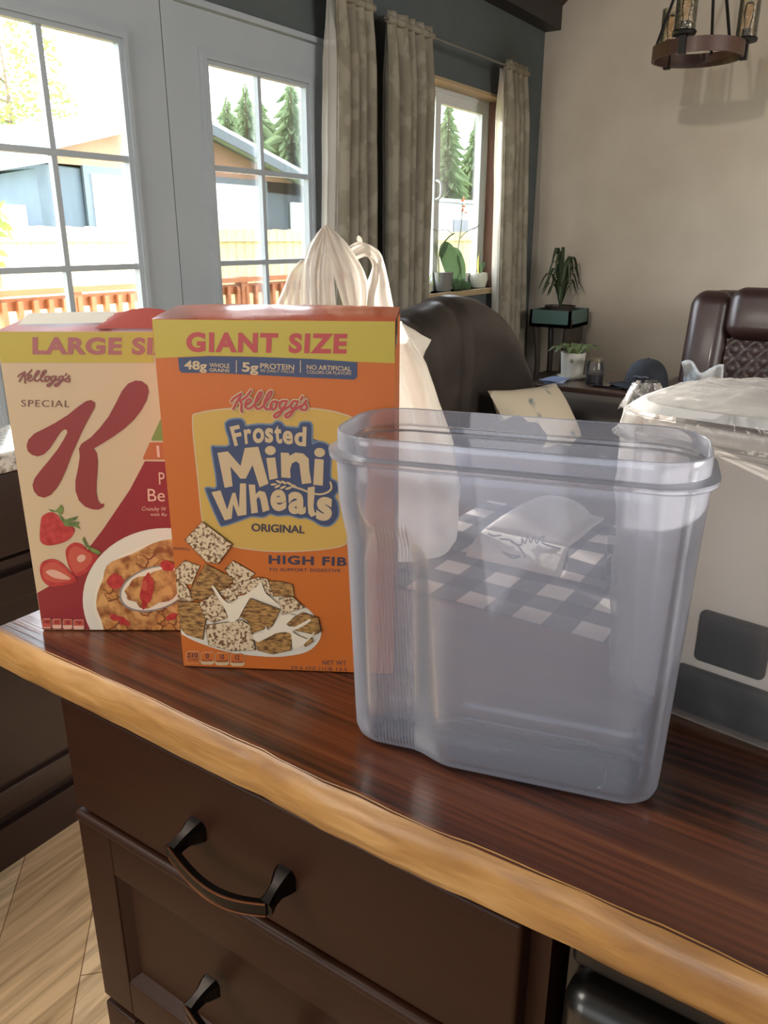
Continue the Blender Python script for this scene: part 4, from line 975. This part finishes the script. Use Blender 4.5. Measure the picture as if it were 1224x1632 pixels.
def strip(left, right, X0, pleats, dep, seed=0, parent=bg_, name='handle'):
    A_ = smooth_path([onX(x, y, X0) for x, y in left], 5); B_ = smooth_path([onX(x, y, X0) for x, y in right], 5)
    m = min(len(A_), len(B_)); g = []
    for i in range(m):
        a, b = A_[min(len(A_)-1, round(i*(len(A_)-1)/(m-1)))], B_[min(len(B_)-1, round(i*(len(B_)-1)/(m-1)))]; row = []
        for j in range(25):
            t = j/24; p = lerp(a, b, t)
            row.append(p+FH*(dep*(-math.sin(PI*t))+0.006*math.sin(t*pleats*PI*2+seed+0.6*noise.noise(Vector((i*.3, seed, 0))))+0.004*noise.noise(p*50)))
        g.append(row)
    mb = MB(); mb.sheet(g); return mb.build(name, m_bag, parent, recalc=False, angle=180)
strip([(482, 505), (479, 450), (487, 402), (503, 373), (515, 360)], [(538, 505), (533, 455), (531, 425), (526, 395), (523, 360)], .775, 3.5, .012, 1)
strip([(517, 360), (521, 395), (532, 440), (552, 505)], [(523, 358), (555, 390), (585, 445), (582, 505)], .765, 2.5, .012, 2)
strip([(434, 500), (452, 458), (462, 432), (481, 413)], [(486, 505), (483, 465), (485, 440), (487, 416)], .81, 1.5, .008, 3, name='side_gusset')
strip([(554, 394), (572, 385), (595, 393), (609, 408), (620, 452), (631, 510)], [(566, 416), (583, 409), (592, 420), (591, 434), (577, 470), (571, 510)], .78, 1.6, .01, 4)
kt = MB(); kt.tube(smooth_path([onX(576, 396, .78), onX(574, 386, .778), onX(571, 376, .776)], 4), [.004, .004, .004, .003, .003, .003, .003, .002, .0015], 8); kt.build('torn_tip', m_bag, bg_)

# ------------------------------------------------------------------ checked runner and printed tea towel
def check_mat():
    m, nt, b, out = base('buffalo_check'); n = nt.nodes; l = nt.links
    tcn = n.new('ShaderNodeTexCoord'); sp_ = n.new('ShaderNodeSeparateXYZ'); l.new(tcn.outputs['Object'], sp_.inputs[0])
    res = []
    for ax in ('X', 'Y'):
        d = n.new('ShaderNodeMath'); d.operation = 'DIVIDE'; d.inputs[1].default_value = 0.066; l.new(sp_.outputs[ax], d.inputs[0])
        a = n.new('ShaderNodeMath'); a.operation = 'ADD'; a.inputs[1].default_value = 20.1 if ax == 'X' else 20.0; l.new(d.outputs[0], a.inputs[0])
        f = n.new('ShaderNodeMath'); f.operation = 'FRACT'; l.new(a.outputs[0], f.inputs[0])
        g = n.new('ShaderNodeMath'); g.operation = 'GREATER_THAN'; g.inputs[1].default_value = 0.5; l.new(f.outputs[0], g.inputs[0]); res.append(g)
    s_ = n.new('ShaderNodeMath'); s_.operation = 'ADD'; l.new(res[0].outputs[0], s_.inputs[0]); l.new(res[1].outputs[0], s_.inputs[1])
    h_ = n.new('ShaderNodeMath'); h_.operation = 'MULTIPLY'; h_.inputs[1].default_value = 0.5; l.new(s_.outputs[0], h_.inputs[0])
    r_ = n.new('ShaderNodeValToRGB'); r_.color_ramp.interpolation = 'CONSTANT'; e_ = r_.color_ramp.elements
    e_[0].position = 0; e_[0].color = lin('#17191c'); e_[1].position = 0.9; e_[1].color = lin('#ded3c0'); x = e_.new(0.3); x.color = lin('#5d5c5a')
    l.new(h_.outputs[0], r_.inputs[0]); l.new(r_.outputs[0], b.inputs['Base Color']); b.inputs['Roughness'].default_value = 0.9
    return m
m_chk = check_mat()
rn = MB(); g = []
for i in range(15):
    x = lerp(.700, 1.040, i/14)
    g.append([Vector((x+0.004*noise.noise(Vector((y*6, 2, i*.05))), y, CT+0.0012+0.0025*max(0, noise.noise(Vector((x*14, y*9, 0)))))) for y in [lerp(.50, -.42, j/46) for j in range(47)]])
rn.sheet(g); rn = rn.build('table_runner', m_chk, solid=0.0016)
tag(rn, 'black and white buffalo-check table runner lying along the counter', 'table runner')
m_lin = mat('natural_linen', '#cfc6b4', 0.9, c2='#bdb5a5', scale=220, transl=0.0)
tw = thing('tea_towel', 'folded cream tea towel with dark script, lying on the checked runner', 'towel', (.90, .37, CT+.004))
def quad_sheet(mb, c4, nx, ny, hfun):
    a, b, c_, d = c4; g = []
    for j in range(ny+1):
        row = []
        for i in range(nx+1):
            u, v = i/nx, j/ny; p = lerp(lerp(a, b, u), lerp(d, c_, u), v); p.z = CT+.006+hfun(u, v)+0.0018*noise.noise(p*30); row.append(p)
        g.append(row)
    mb.sheet(g)
q = lambda x, y: onZ(x, y, CT+.006)
mb = MB(); quad_sheet(mb, (q(772, 850), q(905, 880), q(962, 832), q(850, 812)), 16, 10, lambda u, v: .006+.022*math.sin(PI*v*.62)*(math.sin(PI*min(1, u*1.1+.1))**.7)); mb.build('upper_fold', m_lin, tw, solid=.002)
mb = MB(); quad_sheet(mb, (q(742, 888), q(893, 922), q(906, 880), q(772, 850)), 16, 6, lambda u, v: .0015+.007*math.sin(PI*v*.8)); mb.build('lower_fold', m_lin, tw, solid=.002)
mb = MB(); quad_sheet(mb, (q(893, 922), q(965, 938), q(968, 850), q(906, 880)), 8, 6, lambda u, v: .0015+.006*math.sin(PI*v*.8)); mb.build('check_border', m_chk, tw, solid=.002)
sc_ = MB(); Zt = lambda x, y: (600+x/3.22, 720+y/3.22)
for st_ in ([(575, 420), (600, 432), (640, 428)], [(632, 448), (690, 455), (738, 498), (762, 540)], [(690, 462), (740, 480), (748, 445), (762, 470), (778, 432), (790, 466), (808, 438), (822, 468), (845, 440), (862, 436), (850, 466), (900, 486), (945, 498)], [(645, 512), (690, 530), (735, 538), (700, 545), (650, 518)]):
    sc_.tube([onZ(*Zt(x, y), CT+.0215) for x, y in [(v.x, v.y) for v in smooth_path([(a, b, 0) for a, b in st_], 4)]], .0011, 6)
sc_.build('script_lettering', mat('script_ink', '#2e2f33', 0.8), tw)

# ------------------------------------------------------------------ living room
def damask():
    return mat('damask_linen', '#a59d8a', 0.85, c2='#918976', scale=16, detail=3, lo=0.47, hi=0.53, transl=0.28, stretch=(1, 1, .7))
m_cur = damask(); m_curl = mat('curtain_lining', '#e6e2d8', 0.85, transl=0.55)
m_rod = mat('steel_rod', '#8d8d8a', 0.35, metal=0.9)
def curtain(label, tl, tr, bl_, br_, zt, zb, y0, folds, lining):
    root = thing('curtain', label, 'curtain', ((tl+tr)/2, y0, zb), 'damask curtains on the window wall')
    def row(z, t, off, pl):
        xa, xb = lerp(tl, bl_, t), lerp(tr, br_, t); out = []
        for j in range(91):
            u = j/90; ph = 2*PI*folds*u+1.2*noise.noise(Vector((u*4, 3, folds)))
            a = (0.026*sstep(0, .12, t)+0.010)*(0.8+0.4*noise.noise(Vector((u*5, t*.5, folds*3.1))))
            out.append(Vector((lerp(xa, xb, u)+0.012*math.cos(ph)*(t > .05), y0+off+a*math.sin(ph)+0.004*noise.noise(Vector((u*9, z*6, 1))), z)))
        return out
    zs = [zt+.035-.02*k for k in range(4)]+[lerp(zt-.03, zb, k/22) for k in range(23)]
    m = MB(); m.sheet([row(z, max(0, (zt-z)/(zt-zb)), 0, 0) for z in zs]); m.build('drape', m_cur, root, solid=.003, recalc=False, angle=180)
    m = MB(); m.sheet([[v+Vector((lining, .03, 0)) for v in row(z, max(0, (zt-z)/(zt-zb)), .0, 0)] for z in zs[2:]]); m.build('lining', m_curl, root, recalc=False, angle=180)
    m = MB(); m.tube([(tl-.004, y0, zt), (tr+.004, y0, zt)], .016, 10); m.build('rod_pocket', m_cur, root)
curtain('gathered damask curtain between the right door and the dark wall strip', 2.80, 3.045, 2.70, 3.05, 2.19, 0.10, 2.09, 4, -.022)
curtain('gathered damask curtain at the left side of the small window', 3.155, 3.52, 3.17, 3.47, 2.175, 0.12, 2.09, 5, .03)
curtain('gathered damask curtain at the right side of the small window by the corner', 4.30, 4.57, 4.42, 4.76, 2.175, 0.10, 2.09, 4, -.012)
rd = thing('curtain_rod', 'thin steel curtain rod above the small window', 'curtain rod', (3.87, 2.09, 2.175))
MB().tube([(3.12, 2.09, 2.175), (4.60, 2.09, 2.175)], .006, 8).build('rod', m_rod, rd)
for x in (3.125, 4.595): MB().tube([(x, 2.09, 2.175), (x, 2.2, 2.175)], .005, 8).build('bracket', m_rod, rd)
rd = thing('curtain_rod', 'short steel curtain rod carrying the curtain beside the right door', 'curtain rod', (2.93, 2.09, 2.19))
MB().tube([(2.78, 2.09, 2.19), (3.065, 2.09, 2.19)], .006, 8).build('rod', m_rod, rd)
for x in (2.785, 3.06): MB().tube([(x, 2.09, 2.19), (x, 2.2, 2.19)], .005, 8).build('bracket', m_rod, rd)

# leather sofa and recliner
m_lea = mat('brown_leather', '#2d2622', 0.45, c2='#352d28', scale=9, bump=0.12, bscale=60, coat=0.12)
m_lea2 = mat('oxblood_leather', '#2f1d1a', 0.42, c2='#372320', scale=9, bump=0.10, bscale=60, coat=0.15)
sf = thing('sofa', 'brown leather reclining sofa with puffy back below the window', 'sofa', (2.9, 1.45, 0))
MB().rbox((2.85, 1.42, .26), (.78, .42, .19), .06, 4).build('base', m_lea, sf)
def cushion(parent, name, c, h, r, mt, rot=None, puff=.12):
    return MB().rbox(c, h, r, 6, rot, 0, puff).build(name, mt, parent, angle=60)
RX = Matrix.Rotation(math.radians(-10), 3, 'X')
bk = MB()
# back: broad pillow whose right shoulder rolls down to the arm
prof = [(2.08, .95), (2.2, 1.02), (2.45, 1.055), (2.62, 1.075), (2.74, 1.098), (2.86, 1.095), (2.98, 1.072), (3.09, 1.03), (3.19, .97), (3.28, .895), (3.36, .81), (3.43, .71), (3.48, .61), (3.52, .50)]
pp = smooth_path([(a, 0, b) for a, b in prof], 4); rings = []
for p in pp:
    row = []
    for k in range(20):
        t = k/19; a = -PI/2+PI*t
        zz = lerp(.35, p.z, min(1, t*1.25)) if t < .5 else p.z
        row.append(None)
    th = .17
    row = [Vector((p.x, 1.62-th, .34)), Vector((p.x, 1.60-th, lerp(.34, p.z, .4))), Vector((p.x, 1.585-th, lerp(.34, p.z, .7))), Vector((p.x, 1.60-th, p.z-.10)), Vector((p.x, 1.635-th, p.z-.035)), Vector((p.x, 1.69-th, p.z-.006)), Vector((p.x, 1.74-th, p.z)), Vector((p.x, 1.80-th, p.z-.012)), Vector((p.x, 1.86-th, p.z-.05)), Vector((p.x, 1.89-th, p.z-.14)), Vector((p.x, 1.90-th, .34))]
    for sx_ in (2.46, 2.70):     # stitched seams
        w_ = math.exp(-((p.x-sx_)/.022)**2)
        for v in row[1:9]: v.y += .02*w_*(1 if v.y < 1.6 else 0); v.z -= .012*w_*(1 if v.z > .8 else 0)
    rings.append(row)
bk.loft(rings, cap=True); bk.build('backrest', m_lea, sf, angle=60)
cushion(sf, 'seat', (2.55, 1.25, .43), (.45, .30, .10), .07, m_lea); cushion(sf, 'seat', (3.22, 1.25, .43), (.22, .30, .10), .07, m_lea)
MB().rbox((3.52, 1.20, .36), (.15, .40, .255), .10, 6, None, 0, .05).build('arm', m_lea, sf, angle=60)
MB().rbox((2.0, 1.28, .36), (.13, .44, .25), .10, 6, None, 0, .05).build('arm', m_lea, sf, angle=60)
for x in (2.1, 3.55):
    for y in (1.05, 1.75): MB().lathe([(.025, 0), (.03, .07)], (x, y, 0), n=12).build('leg', m_trimdark, sf)
m_floral = mat('floral_cotton', '#cdbfa6', 0.9, c2='#737c80', scale=9, detail=2, lo=0.60, hi=0.68)
pl = MB()
Rp = Matrix.Rotation(math.radians(14), 3, 'Y') @ Matrix.Rotation(math.radians(-35), 3, 'X') @ Matrix.Rotation(math.radians(-20), 3, 'Z')
N_ = 16; up_, dn_ = [], []
for i in range(N_+1):
    ru, rd_ = [], []
    for j in range(N_+1):
        u, v = 2*i/N_-1, 2*j/N_-1; e_ = (1-u*u)*(1-v*v); pinch = 1-.10*(1-abs(u*v))*max(abs(u), abs(v))**6
        x, z = u*.215*pinch, v*.165*pinch; y = .075*e_**.5
        ru.append(Rp @ Vector((x, -y, z))+Vector((2.98, 1.225, .60))); rd_.append(Rp @ Vector((x, y, z))+Vector((2.98, 1.225, .60)))
    up_.append(ru); dn_.append(rd_)
pl.sheet(up_); pl.sheet(dn_)
tag(pl.build('throw_pillow', m_floral, angle=180), 'cream floral throw pillow leaning on the brown sofa arm', 'pillow')
bl_ = MB().ico((2.62, 1.17, .60), (.13, .11, .085), sub=4, jitter=.25, seed=3).build('black_bundle', mat('black_fleece', '#1a1a1d', 0.95, c2='#2b2b30', scale=60, bump=.4, bscale=120), angle=180)
bl_.name = 'fleece_bundle'; tag(bl_, 'rounded black fleece bundle on the sofa left of the floral pillow', 'blanket')

rc = thing('recliner', 'oxblood leather recliner with quilted back at the beige wall', 'armchair', (4.5, .55, 0))
RY = Matrix.Rotation(math.radians(12), 3, 'Y')
cushion(rc, 'backrest', (4.52, .60, .68), (.12, .40, .37), .10, m_lea2, RY, .05)
cushion(rc, 'wing', (4.40, .915, .70), (.10, .105, .345), .07, m_lea2, RY, .05); cushion(rc, 'wing', (4.40, .285, .70), (.10, .105, .345), .07, m_lea2, RY, .05)
cushion(rc, 'headrest', (4.42, .60, .945), (.10, .215, .125), .06, m_lea2, RY, .10)
qd = MB(); g = []
for j in range(33):
    row = []
    for i in range(33):
        u, v = i/32, j/32; y = lerp(.81, .39, u); z = lerp(.40, .83, v)
        a, b = (u*4.5+v*4.5) % 1, (u*4.5-v*4.5) % 1
        dpt = min(abs(a-.5), abs(b-.5)) if False else min(min(a, 1-a), min(b, 1-b))
        row.append(Vector((4.345+(z-.68)*.21-.020*min(1, dpt*5)**.6, y, z)))
    g.append(row)
qd.sheet(g); qd.build('quilted_panel', m_lea2, rc, angle=180)
cushion(rc, 'seat', (4.12, .60, .40), (.30, .29, .11), .08, m_lea2, None, .08)
for y in (1.0, .2): MB().rbox((4.16, y, .33), (.42, .12, .27), .09, 5).build('arm', m_lea2, rc, angle=60)
MB().rbox((4.25, .60, .17), (.42, .36, .12), .04, 3).build('base', m_lea2, rc)
for x in (3.9, 4.6):
    for y in (.28, .92): MB().lathe([(.025, 0), (.025, .06)], (x, y, 0), n=12).build('leg', m_trimdark, rc)
cl = MB(); g = []
for j in range(11):
    row = []
    for i in range(15):
        u, v = i/14, j/10; p = lerp(onX(1086, 588, 3.95), onX(1150, 592, 3.95), u)+Vector((0.10*v, 0, -0.14*v+.012))
        row.append(p+Vector((.02*math.sin(u*9+v*3), 0, .022*math.sin(u*7+1)+.012*noise.noise(p*20))))
    g.append(row)
cl.sheet(g)
tag(cl.build('folded_cloth', mat('white_blue_cloth', '#d5dadd', .9, c2='#7f93a8', scale=9, lo=.5, hi=.6), solid=.012, angle=180), 'crumpled white and blue cloth on the recliner arm', 'cloth')

# end table with its things
m_tbl = wood('dark_table_wood', '#3a2a22', '#4d382d', 'Y', fine=20, rough=0.3, coat=.3)
et = thing('end_table', 'dark wooden end table between sofa and recliner', 'table', (4.05, 1.36, 0)); ETZ = .612
MB().rbox((4.05, 1.36, ETZ-.018), (.30, .25, .018), .006, 3).build('tabletop', m_tbl, et)
for x in (3.79, 4.31):
    for y in (1.15, 1.57): MB().rbox((x, y, .29), (.025, .025, .29), .006, 2).build('leg', m_tbl, et)
MB().box((3.79, 1.15, .50), (4.31, 1.57, .585)).build('apron', m_tbl, et, smooth=False)
m_pot = mat('glazed_pot', '#d6d2c6', .3, c2='#8a8a74', scale=14, detail=1, lo=.66, hi=.70, coat=.4)
pc = onX(911, 600, 4.02); pc.z = ETZ
pt = thing('potted_plant', 'small plant in white patterned pot on the end table', 'plant', pc)
MB().lathe([(.05, .001), (.056, .004), (.064, .12), (.066, .135), (.058, .135), (.056, .115), (0, .112)], pc, 32).build('pot', m_pot, pt, angle=50)
MB().lathe([(.07, .0005), (.078, .012), (.072, .012), (.0, .006)], pc, 32).build('saucer', m_pot, pt)
m_lf = mat('leaf_green', '#4d5a35', .5, c2='#6d7a48', scale=20, transl=.25)
lf = MB(); rnd = random.Random(5)
for k in range(13):
    a = k*2.4; d = Vector((math.cos(a), math.sin(a), 0)); L = .05+.06*rnd.random(); b0_ = pc+Vector((0, 0, .115))+d*.02
    lf.leaf([b0_, b0_+d*L*.5+Vector((0, 0, .05)), b0_+d*L+Vector((0, 0, .05)), b0_+d*L*1.35+Vector((0, 0, .025))], .018, Vector((-d.y, d.x, 0)))
lf.build('foliage', m_lf, pt, recalc=False, angle=180)
MB().tube([pc+Vector((0, .02, .11)), pc+Vector((0.0, .024, .30))], .0025, 6).build('stake', m_cab, pt)
jc = onX(947, 603, 3.94); jc.z = ETZ
jr = thing('candle_jar', 'clear glass jar with dark contents beside the patterned pot', 'jar', jc)
m_jar = clear('jar_glass', haze=.05, edge=.25, gloss=1.0, rough=.03)
MB().lathe([(.0, .001), (.042, .001), (.045, .01), (.045, .09), (.038, .105), (.038, .112)], jc, 28, cap=False).build('jar_glass', m_jar, jr, angle=60)
MB().lathe([(0, .004), (.041, .004), (.041, .045), (0, .045)], jc, 24).build('dark_wax', mat('dark_wax', '#2a2024', .5), jr)
MB().lathe([(.0, .113), (.042, .112), (.042, .124), (0, .126)], jc, 24).build('lid', mat('tarnished_lid', '#8d7f6a', .35, metal=.7), jr)
m_pap = mat('paper_white', '#cfd3dc', .7); m_papb = mat('blue_print_paper', '#8591b5', .7)
for k, (dx, rz, mm, lb) in enumerate(((0, .25, m_papb, 'bluish leaflet at the bottom of the papers beside the pot'), (.012, .1, m_pap, 'white leaflet in the middle of the papers beside the pot'), (-.008, -.12, m_papb, 'bluish leaflet on top of the papers beside the pot'))):
    Rz = Matrix.Rotation(rz, 3, 'Z'); m = MB()
    m.rbox((3.86+dx, 1.515, ETZ+.003+.0055*k), (.075, .05, .0024), .001, 1, Rz); tag(m.build('leaflet', mm), lb, 'paper', 'leaflets on the end table')
m = MB(); m.rbox((3.86, 1.235, ETZ+.006), (.04, .075, .005), .004, 3); 
ph = m.build('mobile_phone', mat('phone_black', '#121317', .12, coat=.6)); tag(ph, 'black phone lying on the end table beside the cap', 'phone')
# baseball cap
cpz = onX(1030, 606, 3.93); cpz.z = ETZ+.001
cap = thing('baseball_cap', 'dark navy baseball cap with curved brim at the table edge', 'cap', cpz)
m_capf = mat('navy_twill', '#25282e', .85, c2='#2d3038', scale=40, bump=.1, bscale=200)
m = MB(); rings = []
for k in range(11):
    t = k/10; a = t*PI/2
    rings.append([cpz+Vector((.10*math.cos(a)**.75*math.cos(q), .10*math.cos(a)**.75*math.sin(q)*1.05, .008+.135*math.sin(a)-.0015*(1 if abs((q % (PI/3))-PI/6) < .06 else 0))) for q in [2*PI*i/48 for i in range(48)]])
m.loft(rings); m.build('crown', m_capf, cap, angle=70)
m = MB(); g = []
for j in range(7):
    row = []
    for i in range(17):
        t = i/16*2-1; a = t*1.15; r_ = lerp(.097, .175-.02*abs(t)**2, j/6)
        d = Vector((math.cos(a)*-.55+math.sin(a)*.83*-.0, 0, 0))
        dirx = Vector((-.45, .89, 0)); side = Vector((.89, .45, 0))
        p = cpz+dirx*(r_*math.cos(a)*(1 if j else 1))+side*(.1*math.sin(a)*(1+.1*j/6)); p.z = cpz.z+.020-.022*t*t*(j/6)-.004*j/6+.004
        row.append(p)
    g.append(row)
m.sheet(g); m.build('brim', m_capf, cap, solid=.004, angle=180)
MB().ico(cpz+Vector((0, 0, .1435)), (.008, .008, .004), sub=2).build('button', m_capf, cap)
pq = onX(985+2, 588, 3.86)
m = MB(); m.tube(smooth_path([cpz+Vector((-.098, .035, .066)), cpz+Vector((-.101, .02, .070)), cpz+Vector((-.102, .0, .066)), cpz+Vector((-.101, -.02, .07)), cpz+Vector((-.098, -.035, .066))], 4), .004, 6); m.build('stitched_patch', mat('patch_thread', '#6d7179', .8), cap)

# corner plant stand
m_grn = mat('green_enamel', '#46605a', .45); m_stand = wood('stand_wood', '#2e2620', '#40352c', 'Z', fine=25, rough=.5, coat=.1)
sx0, sx1, sy0, sy1 = 4.60, 4.90, 1.74, 2.00
ps = thing('plant_stand', 'tall plant stand with green tray in the room corner', 'stand', (4.75, 1.87, 0))
m = MB(); m.box((sx0, sy0, .80), (sx1, sy1, .82))
for a, b in (((sx0, sy0, .80), (sx1, sy0+.015, .90)), ((sx0, sy1-.015, .80), (sx1, sy1, .90)), ((sx0, sy0, .80), (sx0+.015, sy1, .90)), ((sx1-.015, sy0, .80), (sx1, sy1, .90))): m.box(a, b)
m.build('tray', m_grn, ps, smooth=False)
for x, dx in ((sx0+.03, -.03), (sx1-.03, .03)):
    for y, dy in ((sy0+.03, -.03), (sy1-.03, .03)):
        MB().tube(smooth_path([(x, y, .81), (x-dx*.6, y-dy*.6, .5), (x+dx, y+dy, .02)], 5), .018, 8).build('leg', m_stand, ps)
MB().box((sx0+.03, sy0+.03, .48), (sx1-.03, sy1-.03, .50)).build('lower_shelf', m_stand, ps, smooth=False)
MB().box((sx0+.02, sy0+.02, .70), (sx1-.02, sy0+.035, .79)).build('apron', m_stand, ps, smooth=False)
sp_ = thing('potted_plant', 'dark arching leafy plant on the green corner stand', 'plant', (4.75, 1.87, .82))
MB().lathe([(.075, .002), (.09, .09), (.095, .10), (.085, .10), (.08, .08), (0, .078)], (4.75, 1.87, .82), 24).build('pot', m_stand, sp_)
lf = MB(); rnd = random.Random(8); m_dlf = mat('dark_leaf', '#3a4634', .5, c2='#4f5b42', scale=15, transl=.2)
for k in range(34):
    a = rnd.random()*6.28; d = Vector((math.cos(a), math.sin(a)*.6, 0)); L = .10+.09*rnd.random(); b0_ = Vector((4.75, 1.87, .90)); H_ = .12+.24*rnd.random()
    lf.leaf(smooth_path([b0_, b0_+d*L*.35+Vector((0, 0, H_*.8)), b0_+d*L*.8+Vector((0, 0, H_)), b0_+d*L*1.25+Vector((0, 0, H_*.75-.05))], 3), .010, Vector((-d.y, d.x, 0)))
lf.build('foliage', m_dlf, sp_, recalc=False, angle=180)

# plants on the window sill
SZ = OZ0
m_orl = mat('orchid_leaf', '#40553a', .4, c2='#546a48', scale=12, transl=.3); m_stem = mat('stem_green', '#6e7a52', .6); m_pink = mat('orange_petal', '#c2603a', .6, transl=.35)
m_grpot = mat('grey_plastic_pot', '#75726c', .5); m_ylf = mat('yellow_leaf', '#c9b455', .5, transl=.4); m_wpot = mat('pale_pot', '#cfcdb9', .45)
A = onY(708, 466, 2.25); A.z = SZ
o1 = thing('orchid', 'orchid with two long leaves and an orange bloom on the window sill', 'plant', A+Vector((.0, 0, 0)))
MB().lathe([(.04, .001), (.052, .09), (.054, .10), (.046, .10), (0, .085)], A+Vector((-.01, 0, 0)), 24).build('pot', m_grpot, o1)
LX = lambda x, y: onY(x, y, 2.23)
lf = MB(); r_ = A+Vector((-.01, 0, .09))
lf.leaf(smooth_path([LX(728, 462), LX(722, 430), LX(712, 400), LX(708, 385)], 4), .050, RH); lf.leaf(smooth_path([LX(735, 462), LX(733, 430), LX(726, 405), LX(724, 394)], 4), .036, RH)
lf.leaf(smooth_path([LX(745, 466), LX(742, 455), LX(735, 448)], 4), .03, RH); lf.build('leaves', m_orl, o1, recalc=False, angle=180)
m = MB(); m.tube(smooth_path([LX(700, 450), LX(699, 415), LX(702, 395), LX(715, 378), LX(724, 372)], 4), .004, 6); m.tube(smooth_path([LX(726, 460), LX(730, 400), LX(735, 360), LX(737, 325)], 4), .003, 6)
m.tube(smooth_path([LX(733, 380), LX(745, 368), LX(760, 362), LX(767, 352)], 4), .0025, 6); m.tube(smooth_path([LX(690, 365), LX(698, 368), LX(712, 366), LX(722, 374)], 4), .002, 6); m.build('stem', m_stem, o1)
m = MB()
for k, (x, y) in enumerate(((739, 318), (741, 328), (738, 336), (742, 340))):
    c0_ = LX(x, y)
    for q in range(5): a = q*1.256+k; d = Vector((math.cos(a), .3*math.sin(a*2), math.sin(a))); m.leaf([c0_, c0_+d*.012, c0_+d*.022], .007, d.orthogonal())
m.build('bloom', m_pink, o1, recalc=False, angle=180)
A = onY(678, 466, 2.25); A.z = SZ
o2 = thing('potted_plant', 'small bright green plant behind the left window curtain on the sill', 'plant', A)
MB().lathe([(.03, .001), (.04, .05), (.034, .05), (0, .045)], A, 20).build('pot', m_wpot, o2)
lf = MB()
for (dx, h_, l_) in ((-.02, .10, .02), (.03, .10, .03), (.0, .18, .01), (.05, .06, .03)): lf.leaf(smooth_path([A+Vector((0, 0, .045)), A+Vector((dx*.6, -.01, h_*.6)), A+Vector((dx, -.02, h_))], 4), .022, Vector((1, .4, 0)))
lf.build('leaves', mat('lime_leaf', '#86a04a', .5, transl=.4), o2, recalc=False, angle=180)
A = onY(762, 470, 2.25); A.z = SZ
o3 = thing('potted_plant', 'yellow and green leaved plant in a pale pot at the right of the sill', 'plant', A)
MB().lathe([(.04, .001), (.056, .05), (.05, .085), (.042, .085), (0, .07)], A, 20).build('pot', m_wpot, o3)
lf = MB(); lf.leaf(smooth_path([A+Vector((0, 0, .07)), A+Vector((-.012, 0, .13)), A+Vector((-.03, -.01, .19))], 4), .022, Vector((1, .3, 0))); lf.build('yellow_leaf', m_ylf, o3, recalc=False, angle=180)
lf = MB(); lf.leaf(smooth_path([A+Vector((0, 0, .07)), A+Vector((.03, 0, .12)), A+Vector((.06, -.01, .14))], 4), .016, Vector((0, .4, 1))); lf.leaf(smooth_path([A+Vector((0, 0, .07)), A+Vector((.01, 0, .11)), A+Vector((.02, -.01, .16))], 4), .012, Vector((1, .4, 0))); lf.build('green_leaf', m_orl, o3, recalc=False, angle=180)

# chandelier
m_rust = None
m_ring = wood('barn_wood_band', '#37211a', '#573a2b', 'X', fine=30, rough=.5, coat=.1); m_iron = mat('black_iron', '#1d1b1a', .5, metal=.6)
m_seed = clear('seeded_glass', haze=.05, edge=.30, tint='#f8f4ea', milk='#e3dccd', gloss=1.0, rough=.06, bump=.3, bscale=60)
m_bulb = clear('amber_bulb_glass', haze=.05, edge=.2, tint='#f7e6c6', gloss=1.0, rough=.03); m_fil = mat('brass_filament', '#b08a4a', .3, metal=.9)
CC = Vector((4.0, 1.03, 2.075)); RR = .190
ch = thing('chandelier', 'ring chandelier with rust-brown band and glass cylinder shades', 'chandelier', CC)
m = MB(); prof = [(RR, -.028), (RR+.003, -.028), (RR+.003, .028), (RR, .028)]; rings = []
for k in range(72):
    a = 2*PI*k/72; d = Vector((math.cos(a), math.sin(a), 0)); rings.append([CC+d*r_+Vector((0, 0, z)) for r_, z in ((RR-.012, -.028), (RR, -.028), (RR, .028), (RR-.012, .028))])
rings.append(rings[0]); m.loft(rings, cap=False); m.build('ring_band', m_ring, ch, angle=40)
toc = (CAM-CC); a0 = math.atan2(toc.y, toc.x)
angs = [a0+math.radians(q) for q in (-19, 101, 221)]
for k, a in enumerate(angs):
    d = Vector((math.cos(a), math.sin(a), 0)); b0_ = CC+d*(RR+.002)
    m = MB(); m.box((b0_.x-.014, b0_.y-.014, CC.z-.034), (b0_.x+.014, b0_.y+.014, CC.z+.034)); m.lathe([(.0, .034), (.046, .034), (.05, .044), (.046, .05), (0, .05)], Vector((b0_.x, b0_.y, CC.z)), 24)
    m.lathe([(.019, .05), (.019, .085), (0, .085)], Vector((b0_.x, b0_.y, CC.z)), 16); ho = m.build('lamp_holder', m_iron, ch, angle=40)
    g_ = MB(); g_.lathe([(.043, .05), (.043, .205), (.040, .205), (.040, .052)], Vector((b0_.x, b0_.y, CC.z)), 28, cap=False); g_.build('shade', m_seed, ho, angle=60)
    g_ = MB(); g_.lathe([(.012, .085), (.016, .11), (.022, .145), (.016, .18), (.0, .19)], Vector((b0_.x, b0_.y, CC.z)), 16); g_.build('bulb', m_bulb, ho)
for k in range(3):
    a = a0+math.radians(41+120*k); d = Vector((math.cos(a), math.sin(a), 0))
    MB().tube([CC+d*(RR-.01)+Vector((0, 0, .02)), CC+d*.03+Vector((0, 0, .52))], .0065, 8).build('arm_rod', m_iron, ch)
MB().lathe([(.035, .50), (.04, .53), (.015, .56), (.008, .56), (.008, 1.45), (0, 1.45)], CC, 16).build('hub', m_iron, ch)
